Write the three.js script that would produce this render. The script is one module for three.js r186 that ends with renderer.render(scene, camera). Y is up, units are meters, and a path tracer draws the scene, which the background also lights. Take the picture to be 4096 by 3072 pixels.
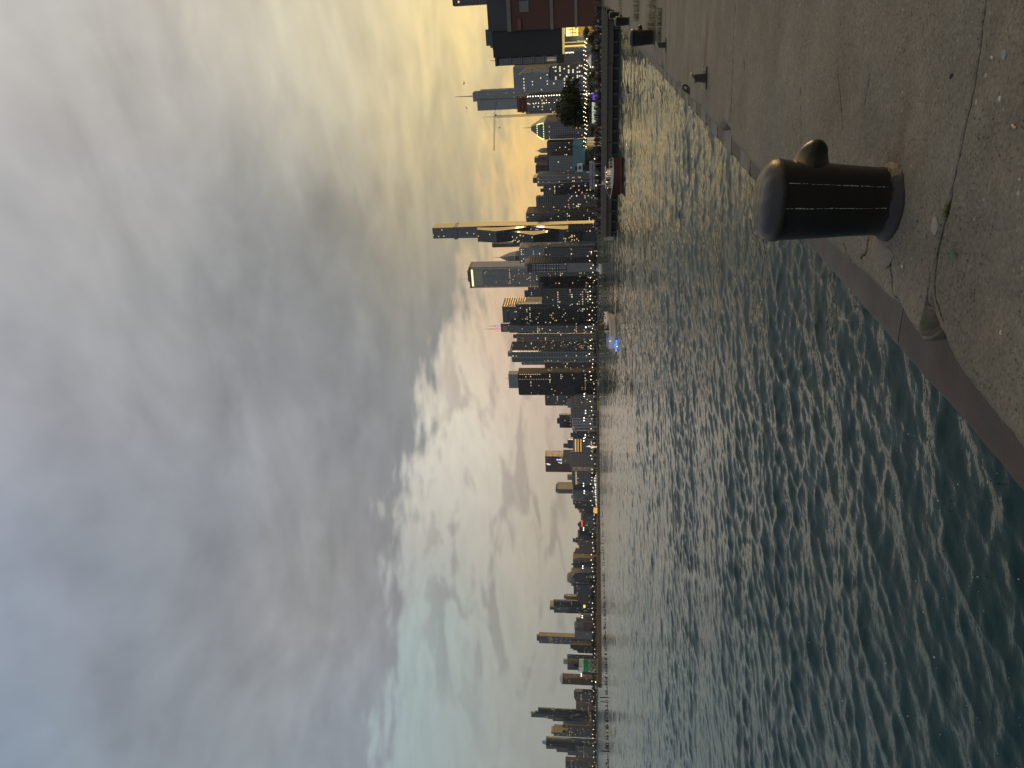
import * as THREE from 'three';
import { mergeGeometries, mergeVertices } from 'three/addons/utils/BufferGeometryUtils.js';
import { MarchingCubes } from 'three/addons/objects/MarchingCubes.js';

// ---------------------------------------------------------------- camera (held upright-phone, turned on its side)
const PITCH = 6.75 * Math.PI / 180, SP = Math.sin(PITCH), CP = Math.cos(PITCH), F = 2840, EYE = 1.6, LAKE = -3;
const scene = new THREE.Scene();
const camera = new THREE.PerspectiveCamera(2 * Math.atan(1536 / F) * 180 / Math.PI, 4 / 3, 0.1, 60000);
camera.position.set(0, EYE, 0);
camera.up.set(1, 0, 0);
camera.lookAt(0, EYE + SP, -CP);
const renderer = new THREE.WebGLRenderer({ antialias: true });
renderer.toneMapping = THREE.LinearToneMapping;
renderer.toneMappingExposure = 1.0;
renderer.shadowMap.enabled = true;
scene.fog = new THREE.FogExp2(new THREE.Color().setRGB(0.62, 0.66, 0.72), 0.000027);
// ---------------------------------------------------------------- small maths
const lerp = (a, b, k) => a + (b - a) * k, clamp = (x, a = 0, b = 1) => Math.min(b, Math.max(a, x));
const smooth = (a, b, x) => { const k = clamp((x - a) / (b - a)); return k * k * (3 - 2 * k); };
function rng(seed) { let s = seed >>> 0; return () => { s = (s + 0x6d2b79f5) >>> 0; let t = Math.imul(s ^ (s >>> 15), 1 | s); t = (t + Math.imul(t ^ (t >>> 7), 61 | t)) ^ t; return ((t ^ (t >>> 14)) >>> 0) / 4294967296; }; }
const PERM = new Uint8Array(512), GX = new Float32Array(256), GY = new Float32Array(256);
{ const r = rng(77); for (let i = 0; i < 256; i++) { PERM[i] = i; const a = r() * 6.2832; GX[i] = Math.cos(a); GY[i] = Math.sin(a); } for (let i = 255; i > 0; i--) { const j = Math.floor(r() * (i + 1)), t = PERM[i]; PERM[i] = PERM[j]; PERM[j] = t; } for (let i = 0; i < 256; i++) PERM[i + 256] = PERM[i]; }
function noise(x, y, px = 256, py = 256) {   // gradient noise, about -1..1, repeats after px, py
  const ix = Math.floor(x), iy = Math.floor(y), fx = x - ix, fy = y - iy, u = fx * fx * fx * (fx * (fx * 6 - 15) + 10), v = fy * fy * fy * (fy * (fy * 6 - 15) + 10);
  const m = (a, b) => ((a % b) + b) % b, x0 = m(ix, px) & 255, x1 = m(ix + 1, px) & 255, y0 = m(iy, py) & 255, y1 = m(iy + 1, py) & 255;
  const g = (a, b, dx, dy) => { const h = PERM[PERM[a] + b]; return GX[h] * dx + GY[h] * dy; };
  const n0 = g(x0, y0, fx, fy), n1 = g(x1, y0, fx - 1, fy), n2 = g(x0, y1, fx, fy - 1), n3 = g(x1, y1, fx - 1, fy - 1);
  return 1.5 * (n0 + (n1 - n0) * u + (n2 - n0 + (n0 - n1 - n2 + n3) * u) * v);
}
function fbm(x, y, n) { let s = 0, a = 0.5, k = 1; for (let i = 0; i < n; i++) { s += a * noise(x * k + i * 17.3, y * k + i * 9.1); a *= 0.5; k *= 2; } return s; }
const lin = (c) => c <= 10 ? c / 255 / 12.92 : Math.pow((c / 255 + 0.055) / 1.055, 2.4);
const rgb = (r, g, b) => new THREE.Color().setRGB(r, g, b);
// a place in the photograph (x along its long side, y along its short side) as a direction, and as a point D metres ahead
function ray(x, y) { const U = (1536 - y) / F, V = (x - 2048) / F; return [U, SP - V * CP, -(CP + V * SP)]; }
function at(x, y, D) { const d = ray(x, y), k = D / -d[2]; return new THREE.Vector3(d[0] * k, EYE + d[1] * k, -D); }
function onLevel(x, y, h) { const d = ray(x, y), k = (h - EYE) / d[1]; return new THREE.Vector3(d[0] * k, h, d[2] * k); }
const azel = (x, y) => { const d = ray(x, y), h = Math.hypot(d[0], d[2]); return [Math.atan2(d[0], -d[2]) * 57.29578, Math.atan2(d[1], h) * 57.29578]; };

// ---------------------------------------------------------------- sky: broken evening cloud over a low sun behind the city, to the right
const SUN_AZ = 56, SUN_EL = 3.2;
function makeSky() {
  // seen colours of the cloud deck and of the clearer air under it, [x, y, r, g, b]
  const DECK = [[0, 0, 194, 190, 188], [0, 800, 176, 174, 178], [0, 1500, 166, 166, 176], [0, 2300, 146, 154, 172], [0, 3072, 136, 150, 168], [300, 300, 192, 186, 183], [500, 800, 172, 169, 169], [500, 1300, 156, 155, 158], [450, 1900, 154, 156, 165], [500, 2500, 144, 149, 161], [600, 3072, 138, 147, 158],
    [800, 100, 196, 188, 178], [800, 500, 172, 168, 166], [800, 1000, 151, 151, 152], [800, 1500, 147, 148, 153], [850, 2100, 148, 152, 160], [900, 2700, 146, 147, 151], [900, 3072, 139, 146, 155],
    [1150, 50, 211, 204, 186], [1150, 400, 189, 183, 170], [1150, 800, 150, 149, 147], [1150, 1200, 143, 144, 146], [1150, 1700, 147, 148, 153], [1200, 2300, 149, 147, 149], [1250, 2800, 144, 147, 156],
    [1400, 50, 226, 214, 182], [1400, 350, 199, 190, 168], [1400, 700, 152, 149, 142], [1400, 1050, 138, 138, 137], [1450, 1500, 140, 141, 144], [1450, 2000, 146, 145, 149], [1450, 2400, 143, 141, 142], [1400, 2900, 143, 150, 160],
    [1600, 50, 240, 222, 178], [1600, 350, 214, 200, 168], [1600, 650, 176, 164, 138], [1650, 950, 143, 140, 132], [1650, 1250, 136, 135, 134], [1600, 1600, 138, 138, 140], [1560, 1850, 140, 140, 143],
    [1800, 30, 255, 225, 150], [1780, 300, 243, 219, 164], [1780, 520, 202, 182, 142], [1850, 600, 186, 170, 138], [1800, 850, 168, 158, 134], [1850, 1050, 166, 158, 142], [1940, 450, 206, 182, 138], [1950, 120, 252, 212, 132], [1950, 750, 205, 182, 134]];
  const GAP = [[2050, 80, 255, 210, 120], [2060, 350, 250, 210, 134], [2060, 600, 250, 206, 128], [2080, 800, 246, 202, 132], [2000, 950, 222, 192, 146], [1960, 1120, 214, 188, 152], [1950, 1250, 226, 196, 160], [2060, 1250, 224, 190, 160], [2060, 1420, 217, 186, 165], [1780, 1350, 214, 206, 184], [1790, 1500, 232, 221, 196], [1800, 1650, 242, 238, 218], [1800, 1800, 236, 233, 217], [1790, 1930, 216, 212, 200], [1900, 1650, 224, 210, 186], [1980, 1500, 218, 196, 172], [2050, 1650, 208, 188, 168], [2180, 1700, 196, 176, 156], [1950, 1850, 208, 196, 176], [2200, 2000, 184, 172, 150],
    [1720, 2000, 186, 182, 176], [1690, 1800, 200, 195, 186], [1700, 1620, 206, 199, 184], [1800, 2100, 196, 192, 180], [1900, 2150, 196, 190, 176], [2080, 2150, 184, 174, 156], [1650, 2300, 170, 174, 172], [1760, 2350, 178, 178, 170], [1900, 2450, 178, 178, 166], [2150, 2450, 166, 163, 150], [1660, 2520, 164, 184, 184], [1660, 2750, 160, 180, 182], [1800, 2700, 172, 180, 172], [2000, 2750, 162, 164, 156], [2200, 2750, 156, 156, 146], [1650, 3000, 156, 174, 178], [1800, 3000, 160, 170, 168], [2050, 3000, 156, 161, 156], [2260, 3000, 150, 152, 145]];
  const pts = (list) => list.map(([x, y, r, g, b]) => [...azel(x, y), lin(r), lin(g), lin(b)]);
  const deck = pts(DECK), gap = pts(GAP);
  // how the same evening goes on outside the frame
  for (const [az, el, r, g, b] of [[50, 10, 250, 214, 150], [60, 12, 246, 210, 142], [50, 25, 214, 202, 176], [80, 12, 226, 198, 150], [75, 30, 190, 180, 168], [110, 15, 190, 178, 160], [150, 20, 172, 171, 172], [180, 20, 168, 170, 175], [-150, 20, 164, 167, 174], [-110, 20, 156, 160, 168], [-70, 20, 146, 153, 164], [-50, 12, 146, 153, 160], [40, 50, 182, 177, 177], [90, 55, 170, 168, 172], [0, 70, 160, 163, 174], [-90, 55, 148, 155, 170], [180, 55, 165, 168, 176]]) deck.push([az, el, lin(r), lin(g), lin(b)]);
  for (const [az, el, r, g, b] of [[45, 4, 255, 212, 118], [60, 4, 255, 210, 116], [80, 4, 240, 196, 124], [110, 4, 196, 172, 146], [150, 4, 172, 170, 168], [180, 4, 165, 167, 170], [-150, 4, 160, 163, 168], [-110, 4, 144, 150, 154], [-70, 4, 146, 151, 152], [-45, 5, 150, 158, 158]]) gap.push([az, el, lin(r), lin(g), lin(b)]);
  const GW = 720, GH = 181, unit = (az, el) => [Math.sin(az / 57.29578) * Math.cos(el / 57.29578), Math.sin(el / 57.29578), -Math.cos(az / 57.29578) * Math.cos(el / 57.29578)];
  const grid = (list, sigma) => {
    const u = list.map((p) => unit(p[0], p[1])), out = new Float32Array(GW * GH * 3), k = 1 / (2 * sigma * sigma);
    for (let j = 0; j < GH; j++) for (let i = 0; i < GW; i++) {
      const d = unit(i * 0.5 - 180, j * 0.5); let w = 1e-9, r = 0, g = 0, b = 0;
      for (let n = 0; n < u.length; n++) { const c = u[n][0] * d[0] + u[n][1] * d[1] + u[n][2] * d[2], q = 2 - 2 * c, e = Math.exp(-q * k) + 2e-5 / (0.002 + q * q) * 0.02; w += e; r += e * list[n][2]; g += e * list[n][3]; b += e * list[n][4]; }
      const o = (j * GW + i) * 3; out[o] = r / w; out[o + 1] = g / w; out[o + 2] = b / w;
    }
    return out;
  };
  const deckG = grid(deck, 0.075), gapG = grid(gap, 0.05);
  const sample = (G, az, el, out) => { const x = (az + 180) * 2, y = clamp(el, 0, 90) * 2, i = Math.floor(x), j = Math.min(GH - 2, Math.floor(y)), fx = x - i, fy = y - j, i0 = ((i % GW) + GW) % GW, i1 = (i0 + 1) % GW; for (let c = 0; c < 3; c++) out[c] = lerp(lerp(G[(j * GW + i0) * 3 + c], G[(j * GW + i1) * 3 + c], fx), lerp(G[((j + 1) * GW + i0) * 3 + c], G[((j + 1) * GW + i1) * 3 + c], fx), fy); };
  // where the underside of the deck ends, by azimuth
  const EDGE = [[3400, 1400], [3072, 1450], [2900, 1505], [2700, 1570], [2500, 1580], [2300, 1585], [2100, 1600], [1900, 1625], [1700, 1680], [1500, 1730], [1350, 1790], [1200, 1890], [1050, 1950], [900, 2010], [700, 2030], [400, 2040], [100, 2060]].map(([y, x]) => azel(x, y)).sort((a, b) => a[0] - b[0]);
  EDGE.unshift([-180, 9], [-70, 14]); EDGE.push([60, 7], [120, 9], [180, 9]);
  const edgeAt = (az) => { let n = 1; while (n < EDGE.length - 1 && EDGE[n][0] < az) n++; const [a, b] = [EDGE[n - 1], EDGE[n]], k = clamp((az - a[0]) / (b[0] - a[0])); return lerp(a[1], b[1], k * k * (3 - 2 * k)); };
  const W = 3200, H = 1600, data = new Float32Array(W * H * 4), d = [0, 0, 0], g = [0, 0, 0], s = unit(SUN_AZ, SUN_EL);
  for (let row = H / 2; row < H; row++) {
    const el = ((row + 0.5) / H - 0.5) * 180, y = Math.sin(el / 57.29578), ch = Math.cos(el / 57.29578);
    for (let col = 0; col < W; col++) {
      const round = ((col + 0.5) / W - 0.5) * 2 * Math.PI, dx = Math.cos(round) * ch, dz = Math.sin(round) * ch, az = Math.atan2(dx, -dz) * 57.29578;
      // cloud layer seen in perspective; stretched along the wind
      const k = 1 / (y + 0.10), px = dx * k, pz = dz * k, wx = 0.84 * px + 0.54 * pz, wz = -0.54 * px + 0.84 * pz;
      const q1 = fbm(wx * 0.6 + 3, wz * 0.8 - 4, 3), q2 = fbm(wx * 0.7 + 40, wz * 0.9 + 9, 3);
      const big = fbm(wx * 0.8 + 0.9 * q1 + 11, wz * 1.05 + 0.9 * q2 + 5, 4), fine = fbm(wx * 4.4 + 2.2 * q2 + 60, wz * 5.2 + 2.2 * q1 + 33, 5), fleck = fbm(wx * 3.0 + 2 * q1 + 21, wz * 4.4 + 2 * q2 + 63, 4);
      const wob = fbm(az * 0.055 + 20, el * 0.16 + 7, 4), low = smooth(24, 8, el);
      const streak = fbm(az * 0.16 + el * 0.10 + 1.8 * q1 + 50, el * 0.54 - az * 0.06 + 12 + 0.7 * q2, 5), wisp = fbm(az * 0.36 + 1.2 * q2 + 9, el * 1.5 - az * 0.10 + 3 + 0.9 * q1, 4);
      sample(deckG, az + 1.6 * q1 * 2, el + 1.8 * q2 + 1.0 * wob, d); sample(gapG, az + 2 * q1, el + 0.9 * wob, g);
      const east = smooth(-2, 26, az) * smooth(110, 60, az);           // the glowing side
      const ca = az * Math.cos(el / 57.29578), lump = fbm(ca * 0.11 + 1.4 * q1 + 90, el * 0.15 + 1.4 * q2 + 14, 6);
      let t = 1.02 + 0.13 * big * (1 - 0.35 * low) + 0.25 * fine * (1 - low * 0.45) + 0.18 * lump * (1 - 0.3 * low) + 0.34 * Math.max(0, fleck - 0.16) * (1 - 0.5 * low) + (0.12 + 0.20 * east) * low * streak + 0.10 * low * wisp;
      const warm = east * low * clamp(-0.25 + 1.3 * streak, -0.5, 0.3);
      d[0] *= t * 0.99 * (1 + 0.05 * warm); d[1] *= t * 1.008; d[2] *= t * 0.985 * (1 - 0.16 * warm) * (1 + 0.05 * clamp(-big, -1, 1));
      // streaky darker cloud hanging under the deck
      const reach = smooth(1.0, 3.5, el) * smooth(16, 11, el) * smooth(26, 8, Math.abs(az + 8)), dark = smooth(-0.02, 0.30, streak + 0.30 * wisp) * reach;
      const t2 = 1 + 0.10 * streak * smooth(0, 4, el) + 0.12 * wisp * smooth(1.5, 5, el);
      for (let c = 0; c < 3; c++) g[c] = g[c] * t2 * (1 - dark * [0.30, 0.32, 0.29][c]);
      const soft = lerp(1.5, 2.6, east), e = edgeAt(az), m = smooth(-soft, soft, el - e + 0.3 - 2.2 * wob - 2.4 * streak - 2.2 * wisp - 1.2 * fine);
      const rim = (1 - Math.abs(2 * m - 1)) * 0.07 * (1 - east);
      const cosS = dx * s[0] + y * s[1] + dz * s[2], glow = 2.6 * Math.exp(-(1 - cosS) / 0.022) + 0.10 * Math.exp(-(1 - cosS) / 0.09);
      const band = 2.6 * Math.exp(-(((az - 68) / 17) ** 2)) * Math.exp(-((el / 5.5) ** 2)), o = (row * W + col) * 4;   // afterglow along the horizon, to the right of the view
      data[o] = lerp(g[0], d[0], m) * (1 + rim) + glow + band; data[o + 1] = lerp(g[1], d[1], m) * (1 + rim) + glow * 0.60 + band * 0.62; data[o + 2] = lerp(g[2], d[2], m) * (1 + rim) + glow * 0.20 + band * 0.22; data[o + 3] = 1;
    }
  }
  for (let i = 0; i < W * H / 2; i++) { data[i * 4] = 0.06; data[i * 4 + 1] = 0.07; data[i * 4 + 2] = 0.07; data[i * 4 + 3] = 1; }
  const t = new THREE.DataTexture(data, W, H, THREE.RGBAFormat, THREE.FloatType);
  t.mapping = THREE.EquirectangularReflectionMapping; t.magFilter = THREE.LinearFilter; t.minFilter = THREE.LinearFilter; t.wrapS = THREE.RepeatWrapping; t.needsUpdate = true;
  return t;
}
scene.background = makeSky();
scene.environment = scene.background;
const sun = new THREE.DirectionalLight(rgb(1.0, 0.68, 0.38), 0.5);
sun.position.set(Math.sin(SUN_AZ / 57.29578) * 2000, Math.tan(SUN_EL / 57.29578) * 2000, -Math.cos(SUN_AZ / 57.29578) * 2000);
sun.castShadow = true; sun.shadow.radius = 22; sun.shadow.mapSize.set(2048, 2048);
Object.assign(sun.shadow.camera, { left: -2500, right: 2500, top: 1500, bottom: -1500, near: 1, far: 9000 });
sun.name = 'sun_light';
scene.add(sun, sun.target);
// ---------------------------------------------------------------- naming and building helpers
const COUNT = {};
const numbered = (n) => { const c = (COUNT[n] = (COUNT[n] ?? -1) + 1); return c ? n + '_' + String(c).padStart(3, '0') : n; };
function tag(o, label, category, group) { o.userData.label = label; o.userData.category = category; if (group) o.userData.group = group; return o; }
function thing(name, label, category, pos = [0, 0, 0], turn = 0, group) { const o = new THREE.Group(); o.name = numbered(name); o.position.set(...(pos.isVector3 ? pos.toArray() : pos)); o.rotation.y = turn; scene.add(o); return tag(o, label, category, group); }
function mesh(name, geo, mat, parent, kind) { const m = new THREE.Mesh(geo, mat); m.name = parent && parent !== scene ? name : numbered(name); m.castShadow = m.receiveShadow = true; if (kind) m.userData.kind = kind; (parent ?? scene).add(m); return m; }
function copyOf(o, label, pos, turn, group, scale) { const c = o.clone(); c.name = numbered(o.name.replace(/_\d+$/, '')); c.userData = { ...o.userData }; if (label) c.userData.label = label; if (group) c.userData.group = group; c.position.set(...(pos.isVector3 ? pos.toArray() : pos)); c.rotation.y = turn ?? o.rotation.y; if (scale) c.scale.setScalar(scale); scene.add(c); return c; }
class Geo {   // collects boxes, bars and quads into one geometry with uv in metres
  constructor() { this.p = []; this.n = []; this.u = []; this.i = []; }
  quad(a, b, c, d) {   // counter-clockwise seen from outside
    const e1 = [b[0] - a[0], b[1] - a[1], b[2] - a[2]], e2 = [d[0] - a[0], d[1] - a[1], d[2] - a[2]];
    let n = [e1[1] * e2[2] - e1[2] * e2[1], e1[2] * e2[0] - e1[0] * e2[2], e1[0] * e2[1] - e1[1] * e2[0]]; const l = Math.hypot(...n) || 1; n = n.map((x) => x / l);
    const k = this.p.length / 3, ax = Math.abs(n[1]) > 0.7 ? [0, 2] : Math.abs(n[0]) > Math.abs(n[2]) ? [2, 1] : [0, 1];
    for (const q of [a, b, c, d]) { this.p.push(...q); this.n.push(...n); this.u.push(q[ax[0]], q[ax[1]]); }
    this.i.push(k, k + 1, k + 2, k, k + 2, k + 3); return this;
  }
  box(x0, x1, y0, y1, z0, z1) { return this.frustum(x0, x1, z0, z1, y0, x0, x1, z0, z1, y1); }
  frustum(a0, a1, c0, c1, y0, b0, b1, d0, d1, y1) {
    const A = [a0, y0, c0], B = [a1, y0, c0], C = [a1, y0, c1], D = [a0, y0, c1], E = [b0, y1, d0], G = [b1, y1, d0], H = [b1, y1, d1], I = [b0, y1, d1];
    return this.quad(D, C, H, I).quad(B, A, E, G).quad(C, B, G, H).quad(A, D, I, E).quad(I, H, G, E).quad(A, B, C, D);
  }
  bar(a, b, r, sides = 6, r2 = r) {
    const d = new THREE.Vector3(b[0] - a[0], b[1] - a[1], b[2] - a[2]).normalize(), s = new THREE.Vector3(Math.abs(d.y) > 0.9 ? 1 : 0, Math.abs(d.y) > 0.9 ? 0 : 1, 0).cross(d).normalize(), t = d.clone().cross(s), k = this.p.length / 3;
    for (let i = 0; i < sides; i++) { const c = Math.cos(i / sides * 6.28319), q = Math.sin(i / sides * 6.28319), n = [s.x * c + t.x * q, s.y * c + t.y * q, s.z * c + t.z * q]; this.p.push(a[0] + n[0] * r, a[1] + n[1] * r, a[2] + n[2] * r, b[0] + n[0] * r2, b[1] + n[1] * r2, b[2] + n[2] * r2); this.n.push(...n, ...n); this.u.push(i / sides, 0, i / sides, 1); }
    for (let i = 0; i < sides; i++) { const j = (i + 1) % sides; this.i.push(k + 2 * i, k + 2 * j, k + 2 * j + 1, k + 2 * i, k + 2 * j + 1, k + 2 * i + 1); }
    for (const [o, p, sg] of [[0, a, -1], [1, b, 1]]) { const c = this.p.length / 3; this.p.push(...p); this.n.push(d.x * sg, d.y * sg, d.z * sg); this.u.push(0, 0); for (let i = 0; i < sides; i++) { const j = (i + 1) % sides; sg > 0 ? this.i.push(c, k + 2 * i + o, k + 2 * j + o) : this.i.push(c, k + 2 * j + o, k + 2 * i + o); } }
    return this;
  }
  path(pts, r, sides = 6) { for (let i = 1; i < pts.length; i++) this.bar(pts[i - 1], pts[i], r, sides); return this; }
  add(g, x = 0, y = 0, z = 0, s = 1) { const k = this.p.length / 3, P = g.attributes.position, N = g.attributes.normal, U = g.attributes.uv, I = g.index; for (let i = 0; i < P.count; i++) { this.p.push(P.getX(i) * s + x, P.getY(i) * s + y, P.getZ(i) * s + z); this.n.push(N.getX(i), N.getY(i), N.getZ(i)); this.u.push(U ? U.getX(i) : 0, U ? U.getY(i) : 0); } for (let i = 0; i < (I ? I.count : P.count); i++) this.i.push(k + (I ? I.getX(i) : i)); return this; }
  get empty() { return !this.i.length; }
  geo() { const g = new THREE.BufferGeometry(); g.setAttribute('position', new THREE.Float32BufferAttribute(this.p, 3)); g.setAttribute('normal', new THREE.Float32BufferAttribute(this.n, 3)); g.setAttribute('uv', new THREE.Float32BufferAttribute(this.u, 2)); g.setIndex(this.i); return g; }
  make(name, mat, parent, kind) { return this.empty ? null : mesh(name, this.geo(), mat, parent, kind); }
}
const G = () => new Geo();
const boxGeo = (...a) => G().box(...a).geo();
// ---------------------------------------------------------------- procedural textures and materials
function tex(size, f, srgb) {   // f(x, y in 0..1, pixel) -> [r, g, b] 0..255
  const d = new Uint8Array(size * size * 4); for (let y = 0; y < size; y++) for (let x = 0; x < size; x++) { const c = f(x / size, y / size, x, y), o = (y * size + x) * 4; d[o] = clamp(c[0], 0, 255); d[o + 1] = clamp(c[1], 0, 255); d[o + 2] = clamp(c[2], 0, 255); d[o + 3] = 255; }
  const t = new THREE.DataTexture(d, size, size); t.wrapS = t.wrapT = THREE.RepeatWrapping; t.magFilter = THREE.LinearFilter; t.minFilter = THREE.LinearMipmapLinearFilter; t.generateMipmaps = true; if (srgb) t.colorSpace = THREE.SRGBColorSpace; t.needsUpdate = true; return t;
}
const scaled = (t, mx, my = mx) => { const c = t.clone(); c.repeat.set(1 / mx, 1 / my); c.needsUpdate = true; return c; };   // one repeat per mx metres
const tn = (x, y, n, oct = 4) => { let s = 0, a = 0.5; for (let i = 0; i < oct; i++) { s += a * noise(x * n + i * 31, y * n + i * 47, n, n); a *= 0.5; n *= 2; if (n > 256) break; } return s; };
const std = (c, o = {}) => new THREE.MeshStandardMaterial({ color: rgb(...c), roughness: 0.8, ...o });
const phys = (c, o = {}) => new THREE.MeshPhysicalMaterial({ color: rgb(...c), roughness: 0.3, ...o });
const glow = (c, k) => new THREE.MeshStandardMaterial({ color: rgb(0.2, 0.2, 0.2), emissive: rgb(...c), emissiveIntensity: k, roughness: 0.6 });
const mottle = tex(256, (x, y) => { const v = 205 + 70 * tn(x, y, 6, 5); return [v, v, v]; });
const grime = scaled(mottle, 23, 60);
// wear shows as tone on every facade
const M = {
  glassDark: phys([0.040, 0.052, 0.062], { roughness: 0.10, ior: 1.9, map: grime }), glassTeal: phys([0.012, 0.040, 0.050], { roughness: 0.07, ior: 1.95 }), glassBlue: phys([0.13, 0.165, 0.195], { roughness: 0.12, ior: 2.0, map: grime }), glassBlack: phys([0.022, 0.025, 0.032], { roughness: 0.14, ior: 1.75 }), glassBrown: phys([0.05, 0.035, 0.03], { roughness: 0.15, ior: 1.7, map: grime }),
  stone: std([0.36, 0.32, 0.28], { map: grime }), pale: std([0.50, 0.50, 0.49], { map: grime }), grey: std([0.27, 0.27, 0.275], { map: grime }), slate: std([0.10, 0.122, 0.138], { map: grime, roughness: 0.6 }), dark: std([0.058, 0.064, 0.075], { map: grime, roughness: 0.6 }), black: std([0.018, 0.018, 0.021], { roughness: 0.5 }), brown: std([0.16, 0.105, 0.085], { map: grime }), redstone: std([0.22, 0.075, 0.055], { map: grime, roughness: 0.55 }), rust: std([0.25, 0.085, 0.045], { map: grime }), teal: std([0.055, 0.10, 0.10], { map: grime, roughness: 0.5 }), bluegrey: std([0.26, 0.31, 0.335], { map: grime, roughness: 0.5 }), pinkstone: std([0.42, 0.30, 0.25], { map: grime }), gold: std([0.40, 0.30, 0.15], { roughness: 0.35, metalness: 0.6 }), white: std([0.82, 0.82, 0.80], { map: grime, roughness: 0.5 }), steel: std([0.22, 0.23, 0.24], { roughness: 0.45, metalness: 0.7 }), tan: std([0.36, 0.29, 0.2], { map: grime }),
  litWarm: glow([1.0, 0.64, 0.26], 0.85), litYellow: glow([1.0, 0.78, 0.36], 0.95), litWhite: glow([1.0, 0.93, 0.74], 0.9), litGreen: glow([0.72, 0.85, 0.30], 1.0), litOrange: glow([1.0, 0.55, 0.14], 1.1),
  litDimWarm: glow([1.0, 0.58, 0.22], 0.42), litDimYellow: glow([1.0, 0.74, 0.34], 0.5), litDimWhite: glow([0.8, 0.92, 0.85], 0.45),
  lampWhite: glow([1.0, 0.90, 0.66], 9), lampWarm: glow([1.0, 0.72, 0.36], 8), red: glow([1.0, 0.06, 0.05], 2.2), blue: glow([0.08, 0.16, 1.0], 2.5),
};
// ---------------------------------------------------------------- compass of the place: the pier runs away west (WD), its water side is to the south
const WX = 0.473, WZ = -0.881, GRID = Math.atan2(-0.473, 0.881);   // a thing turned by GRID has +z facing east (towards the camera) and +x facing north
const E0 = [-0.31, -2.88];                                          // a point on the quay edge
const quay = (s, t, y = 0) => new THREE.Vector3(E0[0] + s * WX + t * 0.881, y, E0[1] + s * WZ + t * 0.473);   // s along the edge, t inward from it
// ---------------------------------------------------------------- water
function waterMesh() {
  const r = rng(5), waves = [];
  const view = Math.PI / 2;   // waves run mostly towards and away from the quay
  for (let i = 0; i < 66; i++) { const L = (i < 56 ? 0.15 * Math.pow(11, i / 55) : 1.9 * Math.pow(4.4, (i - 56) / 9)) * (0.88 + 0.24 * r()), k = 6.28319 / L, a = view + (r() + r() + r() - 1.5) * (L < 0.6 ? 1.55 : 1.0) - 0.12, slope = 0.93 * (L < 0.32 ? 0.042 : L < 0.95 ? 0.054 : L < 1.8 ? 0.044 : 0.032) * (0.7 + 0.6 * r()); waves.push([Math.cos(a) * k, Math.sin(a) * k, slope / k, r() * 6.28319, Math.cos(a), Math.sin(a), L]); }
  const NA = 640, NR = 1380, r0 = 4.5, ratio = Math.log(3000 / r0) / NR, P = new Float32Array((NA + 1) * (NR + 1) * 3), U = new Float32Array((NA + 1) * (NR + 1) * 2), I = new Uint32Array(NA * NR * 6);
  let o = 0, q = 0;
  for (let j = 0; j <= NR; j++) {
    const R = r0 * Math.exp(ratio * j), step = R * ratio;
    for (let i = 0; i <= NA; i++) {
      const az = (i / NA - 0.5) * 1.42, x = Math.sin(az) * R, z = -Math.cos(az) * R;
      let X = x, Y = 0, Z = z;
      const gust = 0.78 + 0.75 * fbm(x * 0.035 + 8, z * 0.06 + 2, 3), far = smooth(2600, 900, R);
      for (let n = 0; n < waves.length; n++) { const w = waves[n], f = Math.min(1, w[6] / step / 2.0); const ph = w[0] * x + w[1] * z + w[3], A = w[2] * f * gust * far, s = Math.sin(ph); Y += A * s; const c = 1.1 * A * Math.cos(ph); X += w[4] * c; Z += w[5] * c; }
      P[o] = X; P[o + 1] = LAKE + Y; P[o + 2] = Z; U[q] = x; U[q + 1] = z; o += 3; q += 2;
    }
  }
  o = 0;
  for (let j = 0; j < NR; j++) for (let i = 0; i < NA; i++) { const a = j * (NA + 1) + i, b = a + 1, c = a + NA + 1, d = c + 1; I[o++] = a; I[o++] = b; I[o++] = d; I[o++] = a; I[o++] = d; I[o++] = c; }
  const g = new THREE.BufferGeometry(); g.setAttribute('position', new THREE.BufferAttribute(P, 3)); g.setAttribute('uv', new THREE.BufferAttribute(U, 2)); g.setIndex(new THREE.BufferAttribute(I, 1)); g.computeVertexNormals();
  // unresolved ripples far out are roughness
  const row = (R) => Math.round(Math.log(R / r0) / ratio), cut = [0, row(60), row(120), row(230), row(450), NR]; for (let n = 0; n < 5; n++) g.addGroup(cut[n] * NA * 6, (cut[n + 1] - cut[n]) * NA * 6, n); return g;
}
const ripple = tex(512, (x, y) => { const v = 128 + 90 * tn(x, y, 14, 4) + 60 * tn(x + 0.31, y + 0.7, 40, 2); return [v, v, v]; });
const waterMat = phys([0.0045, 0.033, 0.030], { roughness: 0.04, ior: 1.30, bumpMap: scaled(ripple, 3.1, 2.3), bumpScale: 0.009 });
const waterFar = [0.035, 0.045, 0.065, 0.10, 0.15].map((k) => { const m = waterMat.clone(); m.roughness = k; return m; });
const lake = mesh('lake_water', waterMesh(), waterFar, scene, 'structure');
{ const g = G(); g.quad([-6000, LAKE - 0.35, 600], [6000, LAKE - 0.35, 600], [6000, LAKE - 0.35, -6000], [-6000, LAKE - 0.35, -6000]); g.make('open_lake', waterFar[4], scene, 'structure'); }
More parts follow.
